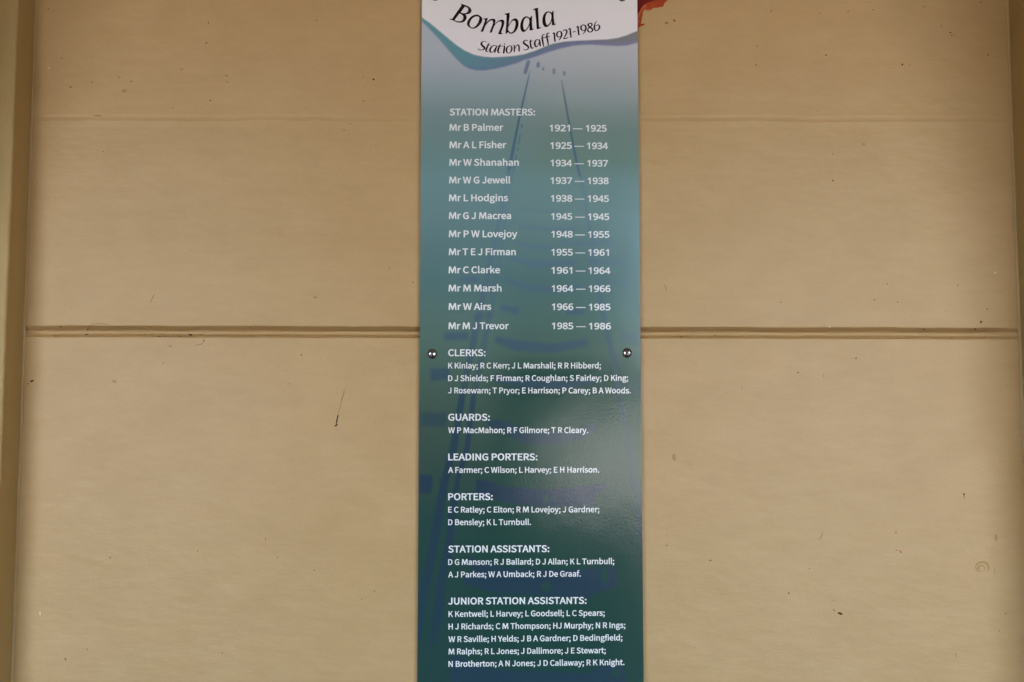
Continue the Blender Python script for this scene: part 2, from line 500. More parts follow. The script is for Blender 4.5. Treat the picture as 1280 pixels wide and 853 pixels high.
for line, w in (([(395, 285), (400, 240), (425, 180), (450, 125), (480, 92), (512, 84)], 13), ([(393, 350), (402, 300), (416, 285)], 14), ([(470, 140), (500, 132), (560, 136), (620, 108)], 7)):
    sv_, sf_, _ = streak([(760 + x / 10.667, y / 10.667, w / 10.667 * (0.7 + 0.6 * rnd.random())) for x, y in line], 0)
    pf += [tuple(len(pv) + q for q in f) for f in sf_]
    pv += [(x, -0.0010, z) for (x, y, z) in sv_]
    pidx += [2] * len(sf_)
o = mesh_obj('paint_patch', pv, pf, [M_red, M_darkred, M_redrim], wall, pidx)
o['label'] = 'torn patch of dark red and orange paint beside the top of the sign'

# --- the two upright posts that frame the bay
def post(sign, xi, label, D=0.046):
    t = thing('timber_post', label, 'post', (xi + sign * 0.05, -0.02, 0), 'upright posts framing the wall bay')
    Wd = 0.11
    bm = bmesh.new()
    x0, x1 = xi, xi + sign * Wd
    prof = []                                       # plan outline, inner wall corner -> front -> outer
    r = 0.003
    for a in (0, 30, 60, 90):
        prof.append((x0 + sign * (r - r * math.cos(R(a))), -D + r - r * math.sin(R(a))))
    outer = [(x1 - sign * (r - r * math.cos(R(a))), -D + r - r * math.sin(R(a))) for a in (90, 60, 30, 0)]
    plan = [(x0, 0.001)] + prof + outer + [(x1, 0.001)]
    zs = [0.0] + [0.6 + 0.012 * i for i in range(160)] + [ROOF_Z - 0.002]
    vs, fs = [], []
    for z in zs:
        j = 0.0005 * noise.noise(Vector((0.3, sign * 3, z * 22))) + 0.0004 * noise.noise(Vector((4.3, sign, z * 70)))
        for i, (x, y) in enumerate(plan):
            vs.append((x + (j if i < len(plan) // 2 else -j), y + (0.6 * j if 0 < i < len(plan) - 1 else 0), z))
    n = len(plan)
    for a in range(len(zs) - 1):
        for i in range(n - 1):
            q = (a * n + i, a * n + i + 1, (a + 1) * n + i + 1, (a + 1) * n + i)
            fs.append(q if sign < 0 else q[::-1])
    fs.append(tuple(range(n)) if sign > 0 else tuple(range(n))[::-1])
    fs.append(tuple((len(zs) - 1) * n + i for i in range(n)))
    mesh_obj('shaft', vs, fs, M_post, t, smooth=False)
    vs, fs = [], []
    for z in zs:                                    # bead of gap filler painted into the corner
        w = 0.0024 * (1 + 0.3 * noise.noise(Vector((7.7, sign * 5, z * 30))) + 0.2 * noise.noise(Vector((2.7, sign * 5, z * 110))))
        for a in (-15, 15, 40, 65, 90, 105):
            vs.append((xi - sign * w * (1 - 0.85 * math.sin(R(a)) * 0.75 - 0.2) if False else xi - sign * w * math.cos(R(a)), -w * 0.75 * math.sin(R(a)), z))
    for a in range(len(zs) - 1):
        for i in range(5):
            q = (a * 6 + i, a * 6 + i + 1, (a + 1) * 6 + i + 1, (a + 1) * 6 + i)
            fs.append(q if sign > 0 else q[::-1])
    mesh_obj('sealant_bead', vs, fs, M_bead, t, smooth=True)
    return t
post(-1, XL, 'cream timber post at the left edge, its front face and inner side both in view')
post(1, XR, 'cream timber post at the right edge, only its dark inner side in view', 0.09)

# --- unseen brackets added between posts and ceiling to shade the wall
def bracket(x0, x1, y0, label, ZB=1.50, L=1.05):
    t = thing('shade_bracket', label, 'bracket', ((x0 + x1) / 2, y0, ZB), 'unseen brackets added to shade the wall')
    top = ROOF_Z - 0.003
    prof = [(y0 - 0.002, ZB), (y0 - 0.002, top), (y0 - L, top), (y0 - L, top - 0.05)]
    for i in range(1, 12):
        a = math.pi / 2 * i / 12
        prof.append((y0 - 0.05 - (L - 0.05) * (1 - math.sin(a)), ZB + (top - 0.05 - ZB) * math.cos(a)))
    prof.append((y0 - 0.05, ZB))
    n = len(prof)
    vs = [(x, y, z) for x in (x0, x1) for (y, z) in prof]
    fs = [tuple(range(n)), tuple(range(2 * n - 1, n - 1, -1))] + [(i, n + i, n + (i + 1) % n, (i + 1) % n) for i in range(n)]
    mesh_obj('brace', vs, fs, M_post, t)
bracket(XR + 0.012, XR + 0.085, -0.09, 'unseen curved bracket added to shade the wall right of the sign')
bracket(XL - 0.095, XL - 0.05, -0.046, 'unseen curved bracket added to shade the wall left of the sign')

# ------------------------------------------------------------------ the sign
SY = -0.0060                                        # front face of the panel
sign_l, sign_r = W(524.5, 426.5, SY).x, W(800.6, 426.5, SY).x
sign_t, sign_b = W(640, -26, SY).z, W(640, 985, SY).z
sign = thing('station_sign', 'tall narrow glossy sign in white, teal and dark green listing station staff names', 'sign', ((sign_l + sign_r) / 2, SY, sign_b))

# printed artwork, evaluated on a fine grid of the panel
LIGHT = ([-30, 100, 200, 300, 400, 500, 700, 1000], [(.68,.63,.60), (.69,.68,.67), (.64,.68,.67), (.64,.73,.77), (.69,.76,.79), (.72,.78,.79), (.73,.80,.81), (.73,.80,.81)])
def print_colours(PX, PY):
    ys = [-30, 60, 80, 100, 120, 140, 165, 200, 225, 270, 310, 350, 400, 440, 470, 520, 580, 650, 1000]
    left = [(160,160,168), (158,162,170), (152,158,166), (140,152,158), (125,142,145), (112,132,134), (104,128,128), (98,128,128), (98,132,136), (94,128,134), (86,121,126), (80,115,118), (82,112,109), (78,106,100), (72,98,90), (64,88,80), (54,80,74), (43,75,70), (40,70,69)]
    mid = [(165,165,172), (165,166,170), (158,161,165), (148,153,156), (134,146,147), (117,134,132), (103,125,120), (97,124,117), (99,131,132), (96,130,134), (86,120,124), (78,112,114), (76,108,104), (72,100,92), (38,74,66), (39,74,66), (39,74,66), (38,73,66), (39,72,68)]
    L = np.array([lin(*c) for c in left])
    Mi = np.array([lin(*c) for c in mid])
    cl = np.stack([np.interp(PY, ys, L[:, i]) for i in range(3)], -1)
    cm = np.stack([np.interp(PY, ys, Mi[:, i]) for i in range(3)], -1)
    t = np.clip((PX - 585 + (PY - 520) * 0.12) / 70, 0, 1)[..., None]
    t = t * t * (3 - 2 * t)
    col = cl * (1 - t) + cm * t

    def sdf(poly):
        d = np.full(PX.shape, 1e9)
        ins = np.zeros(PX.shape, bool)
        n = len(poly)
        for i in range(n):
            ax, ay = poly[i]
            bx, by = poly[(i + 1) % n]
            ex, ey = bx - ax, by - ay
            wx, wy = PX - ax, PY - ay
            q = np.clip((wx * ex + wy * ey) / (ex * ex + ey * ey + 1e-9), 0, 1)
            d = np.minimum(d, (wx - ex * q) ** 2 + (wy - ey * q) ** 2)
            c = ((ay > PY) != (by > PY)) & (PX < ex * (PY - ay) / (by - ay if by != ay else 1e-9) + ax)
            ins ^= c
        d = np.sqrt(d)
        return np.where(ins, -d, d)

    def paint(poly, target, alpha, soft):
        m = np.clip(0.5 - sdf(poly) / (2 * soft), 0, 1)
        a = (m * m * (3 - 2 * m) * alpha)[..., None]
        col[:] = col * (1 - a) + np.asarray(target) * a

    def band(pts):                                  # (x, y, width) -> polygon
        l, r_ = [], []
        for i, (x, y, w) in enumerate(pts):
            a, b_ = pts[max(i - 1, 0)], pts[min(i + 1, len(pts) - 1)]
            dx, dy = b_[0] - a[0], b_[1] - a[1]
            q = math.hypot(dx, dy) or 1
            l.append((x - dy / q * w / 2, y + dx / q * w / 2))
            r_.append((x + dy / q * w / 2, y - dx / q * w / 2))
        return l + r_[::-1]

    # blue ink of the railway drawing: colour follows the ground tint it is printed over
    def blue(y):
        yy = [60, 150, 200, 240, 300, 380, 440, 500, 600, 900]
        cc = [(96,108,130), (70,98,112), (74,102,122), (92,122,142), (84,114,138), (72,98,120), (62,88,108), (46,72,87), (43,66,81), (43,69,81)]
        a = np.array([lin(*c) for c in cc])
        return np.stack([np.interp(y, yy, a[:, i]) for i in range(3)], -1)
    B = blue(PY)
    def ink(poly, alpha, soft=1.0):
        m = np.clip(0.5 - sdf(poly) / (2 * soft), 0, 1)
        a = (m * m * (3 - 2 * m) * alpha)[..., None]
        col[:] = col * (1 - a) + B * a

    # sleepers, far to near
    for poly, al, so in (
        (band([(651, 262, 3), (672, 264, 4), (700, 264, 3)]), .35, 2.5), (band([(650, 283, 4), (685, 287, 6), (720, 286, 4)]), .55, 3), (band([(644, 304, 5), (668, 309, 6), (692, 309, 5)]), .6, 3),
        (band([(700, 304, 4), (730, 305, 5), (766, 303, 4)]), .5, 3), (band([(637, 322, 5), (668, 331, 8), (720, 328, 6)]), .7, 3), (band([(735, 326, 5), (775, 329, 6)]), .55, 3),
        (band([(575, 350, 6), (597, 349, 7)]), .8, 2.5), (band([(632, 348, 6), (650, 357, 9), (690, 363, 8), (728, 359, 6)]), .6, 3), (band([(752, 352, 6), (790, 356, 7)]), .35, 3),
        (band([(626, 384, 6), (648, 389, 10)]), .75, 3), (band([(708, 391, 7), (730, 389, 8)]), .75, 3), (band([(555, 421, 9), (585, 420, 10)]), .7, 3), (band([(592, 398, 6), (614, 394, 7)]), .5, 3),
        (band([(619, 424, 8), (645, 432, 14), (690, 436, 12), (735, 428, 9)]), .75, 3), (band([(775, 420, 14), (800, 425, 14)]), .4, 4), (band([(538, 469, 15), (562, 467, 14)]), .75, 3),
        (band([(618, 474, 8), (660, 479, 14), (705, 482, 12), (742, 476, 6)]), .8, 4), (band([(526, 524, 17), (558, 525, 17)]), .6, 3), (band([(770, 485, 10), (800, 487, 12)]), .3, 5),
        ([(606, 527), (622, 524), (640, 530), (660, 540), (712, 540), (742, 527), (748, 537), (726, 550), (690, 556), (655, 555), (632, 543), (612, 534)], .85, 2),
        ([(594, 616), (596, 599), (614, 602), (630, 608), (680, 612), (722, 609), (740, 606), (757, 603), (757, 612), (745, 618), (743, 632), (720, 634), (680, 633), (640, 630), (618, 624), (600, 622)], .95, 1.3),
        ([(524, 594), (541, 594), (539, 617), (524, 616)], .95, 1.2),
        ([(584, 695), (600, 703), (628, 709), (680, 712), (740, 711), (770, 708), (771, 735), (757, 738), (745, 742), (735, 748), (700, 746), (660, 744), (612, 740), (590, 733), (577, 728), (580, 720), (590, 714)], .95, 1.3),
        ([(564, 838), (563, 821), (576, 819), (590, 832), (640, 838), (700, 840), (738, 842), (742, 837), (765, 830), (781, 836), (783, 960), (562, 960)], .9, 1.5),
        (band([(617, 744, 4), (630, 744, 4)]), .7, 1.5)):
        ink(poly, al, so)
    G_ = np.array(lin(40, 78, 66))
    for poly in ([(679, 620), (685, 618), (687, 627), (681, 630)], [(753, 712), (760, 711), (761, 727), (755, 728), (751, 722)], [(677, 729), (685, 726), (690, 734), (684, 741), (677, 737)], [(765, 838), (772, 836), (774, 846), (766, 848)]):
        paint(poly, G_, .8, 1.5)
    # rails
    ink(band([(662.6, 88.5, .5), (660, 100, 1.6), (654.6, 124, 2.2), (649, 148, 2.6), (640, 194, 4.0), (636.5, 212, 4.4)]), 1.0, .7)
    ink(band([(637, 208, 4.6), (632, 235, 5), (628, 258, 5.5), (621, 290, 6), (609, 345, 7), (596, 405, 8), (579, 490, 8.5)]), .6, 1.2)
    ink(band([(642.5, 207, 3.5), (637, 236, 4), (633, 262, 5), (621, 345, 6), (610, 405, 7), (593, 490, 8)]), .4, 1.5)
    for a, b_ in (((652.6, 155), (651.8, 160)), ((650.2, 168), (648.2, 181)), ((647.6, 184), (646.6, 189)), ((645.6, 194), (644.2, 201)), ((643.5, 206), (642.5, 212))):
        ink(band([(*a, 1.6), (*b_, 1.8)]), .8, .7)
    ink(band([(579, 488, 8), (567, 560, 9.5), (556, 600, 10), (547, 650, 11), (542.5, 680, 11), (533, 725, 11.5), (528, 760, 9), (524, 800, 5)]), .85, 1.2)
    ink(band([(593, 488, 7), (584, 560, 7), (572, 600, 6), (564, 650, 9.5), (562, 680, 10), (552, 725, 10.5), (548, 765, 13), (541, 806, 8)]), .85, 1.2)
    ink(band([(533, 800, 2), (531, 816, 2)]), .7, 1)
    ink(band([(702, 100.5, .8), (706, 124, 2), (710, 146, 2.2), (717, 184, 2.8), (721, 204, 3.2), (725, 221, 3.4)]), 1.0, .7)
    ink(band([(725, 219, 3.6), (729.5, 241, 4), (734.5, 272, 4.2), (741, 305, 5), (747, 350, 6), (754, 395, 6.5), (762, 430, 7), (768, 455, 7.5), (777, 510, 8), (786, 558, 9), (791, 600, 9), (798, 622, 8), (800, 655, 9), (804, 690, 6)]), .55, 1.3)
    # stray marks under the wave
    for pts, s_ in (([(660.4, 77.6, 4.4), (656.6, 90.6, 4.6)], .9), ([(672.9, 79.6, 3.9), (672.6, 83.0, 3.9)], .9), ([(679.0, 85.0, 2), (679.1, 87.6, 2)], .8), ([(692.5, 87, 2.6), (692.4, 92, 2.6)], .8), ([(705.0, 90.4, 2.5), (705.6, 93.6, 2.5)], .8)):
        x0, y0, w = pts[0]
        x1, y1, _ = pts[1]
        m = np.clip(((PX - x0) * (x1 - x0) + (PY - y0) * (y1 - y0)) / ((x1 - x0) ** 2 + (y1 - y0) ** 2), 0, 1)
        d = np.hypot(PX - x0 - m * (x1 - x0), PY - y0 - m * (y1 - y0)) - w / 2
        a = (np.clip(0.5 - d / (2 * s_), 0, 1) * .95)[..., None]
        col[:] = col * (1 - a) + np.asarray(lin(100, 112, 134)) * a
    # wave: lower edge with a soft violet shadow line, then the teal band, then the white banner
    za = lambda l: [(515 + x / 8.533, y_ / 8.533) for x, y_ in l]
    zb = lambda l: [(655 + x / 6.564, y_ / 6.564) for x, y_ in l]
    low = [(500, 8)] + za([(105, 235), (170, 295), (250, 380), (330, 470), (400, 550), (470, 630), (540, 695), (600, 732), (680, 752), (780, 753), (880, 738), (1000, 710), (1130, 672)]) + zb([(0, 495), (100, 465), (200, 430), (300, 400), (400, 378), (480, 370), (560, 368), (660, 375), (760, 380), (850, 375), (920, 355)]) + [(815, 48)]
    up = [(500, 12)] + za([(110, 190), (200, 255), (290, 330), (380, 405), (470, 480), (560, 540), (660, 585), (760, 607), (860, 613), (980, 608), (1100, 597)]) + zb([(0, 447), (100, 415), (170, 385), (240, 360), (330, 343), (440, 335), (560, 330), (680, 325), (760, 315), (840, 292), (917, 260)]) + [(815, 34)]
    lx, ly = np.array([p[0] for p in low]), np.array([p[1] for p in low])
    ux, uy = np.array([p[0] for p in up]), np.array([p[1] for p in up])
    yl, yu = np.interp(PX, lx, ly), np.interp(PX, ux, uy)
    cx = [515, 570, 600, 640, 700, 760, 800]
    cc = np.array([lin(*c) for c in ((94,136,142), (92,131,139), (94,126,140), (94,120,132), (100,115,124), (112,115,117), (120,118,116))])
    wave = np.stack([np.interp(PX, cx, cc[:, i]) for i in range(3)], -1)
    vio = np.stack([np.interp(PX, [515, 560, 600, 700, 800], [lin(*c)[i] for c in ((120,140,156), (108,122,146), (96,112,144), (112,110,144), (120,116,148))]) for i in range(3)], -1)
    k = np.clip(1 - (yl - PY) / np.interp(PX, [515, 600, 700, 800], [2.5, 5, 8, 7]), 0, 1)[..., None]
    wave = wave * (1 - k) + vio * k
    a = np.clip(0.5 + (yl - PY) / 2.2, 0, 1)[..., None]
    col = col * (1 - a) + wave * a
    a = np.clip(0.5 + (yu - PY) / 1.2, 0, 1)[..., None]
    white = np.asarray(lin(207, 198, 201))
    col = col * (1 - a) + white * a
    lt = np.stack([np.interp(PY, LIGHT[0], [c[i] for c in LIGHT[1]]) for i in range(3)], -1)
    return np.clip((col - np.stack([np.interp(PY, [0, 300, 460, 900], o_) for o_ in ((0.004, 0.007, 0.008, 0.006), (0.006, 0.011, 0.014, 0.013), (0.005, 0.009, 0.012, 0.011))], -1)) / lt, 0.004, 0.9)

def make_panel():
    nx, nz_ = 250, 900
    X = np.linspace(sign_l, sign_r, nx)
    Z = np.linspace(sign_b, sign_t, nz_)
    XX, ZZ = np.meshgrid(X, Z)
    PX, PY = to_px(XX, SY, ZZ)
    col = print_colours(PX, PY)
    org = sign.location
    co = np.stack([XX - org.x, np.zeros_like(XX), ZZ - org.z], -1).reshape(-1, 3)
    back = np.array([(x - org.x, 0.003, z - org.z) for x in (sign_l, sign_r) for z in (sign_b, sign_t)])
    i = np.arange(nz_ - 1)[:, None] * nx + np.arange(nx - 1)[None, :]
    quads = np.stack([i, i + 1, i + nx + 1, i + nx], -1).reshape(-1, 4)
    n0 = nx * nz_
    bl, tl, br, tr = n0, n0 + 1, n0 + 2, n0 + 3
    side = np.array([(0, (nz_ - 1) * nx, tl, bl), (nx - 1, br, tr, nz_ * nx - 1), (0, bl, br, nx - 1), ((nz_ - 1) * nx, nz_ * nx - 1, tr, tl), (bl, tl, tr, br)])
    me = bpy.data.meshes.new('panel')
    me.from_pydata([], [], [])
    allv = np.concatenate([co, back])
    allf = np.concatenate([quads, side])
    me.vertices.add(len(allv))
    me.vertices.foreach_set('co', allv.ravel())
    me.loops.add(allf.size)
    me.loops.foreach_set('vertex_index', allf.ravel().astype(np.int32))
    me.polygons.add(len(allf))
    me.polygons.foreach_set('loop_start', np.arange(0, allf.size, 4, dtype=np.int32))
    mi = np.zeros(len(allf), np.int32)
    mi[-5:] = 1
    me.update(calc_edges=True)
    at = me.color_attributes.new('print', 'FLOAT_COLOR', 'POINT')
    c4 = np.ones((len(allv), 4))
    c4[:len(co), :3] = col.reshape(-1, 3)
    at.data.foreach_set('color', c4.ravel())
    m, nt, b = mat('glossy_print', (0.2, 0.3, 0.3), 0.14, 0.4)
    an = nt.nodes.new('ShaderNodeAttribute')
    an.attribute_name = 'print'
    nt.links.new(an.outputs['Color'], b.inputs['Base Color'])
    gloss_coat(nt, b)
    me.materials.append(m)
    me.materials.append(mat('panel_edge', (0.09, 0.13, 0.12), 0.5)[0])
    me.polygons.foreach_set('material_index', mi)
    me.validate()
    o = bpy.data.objects.new('panel', me)
    C.objects.link(o)
    o.parent = sign
    return o
make_panel()

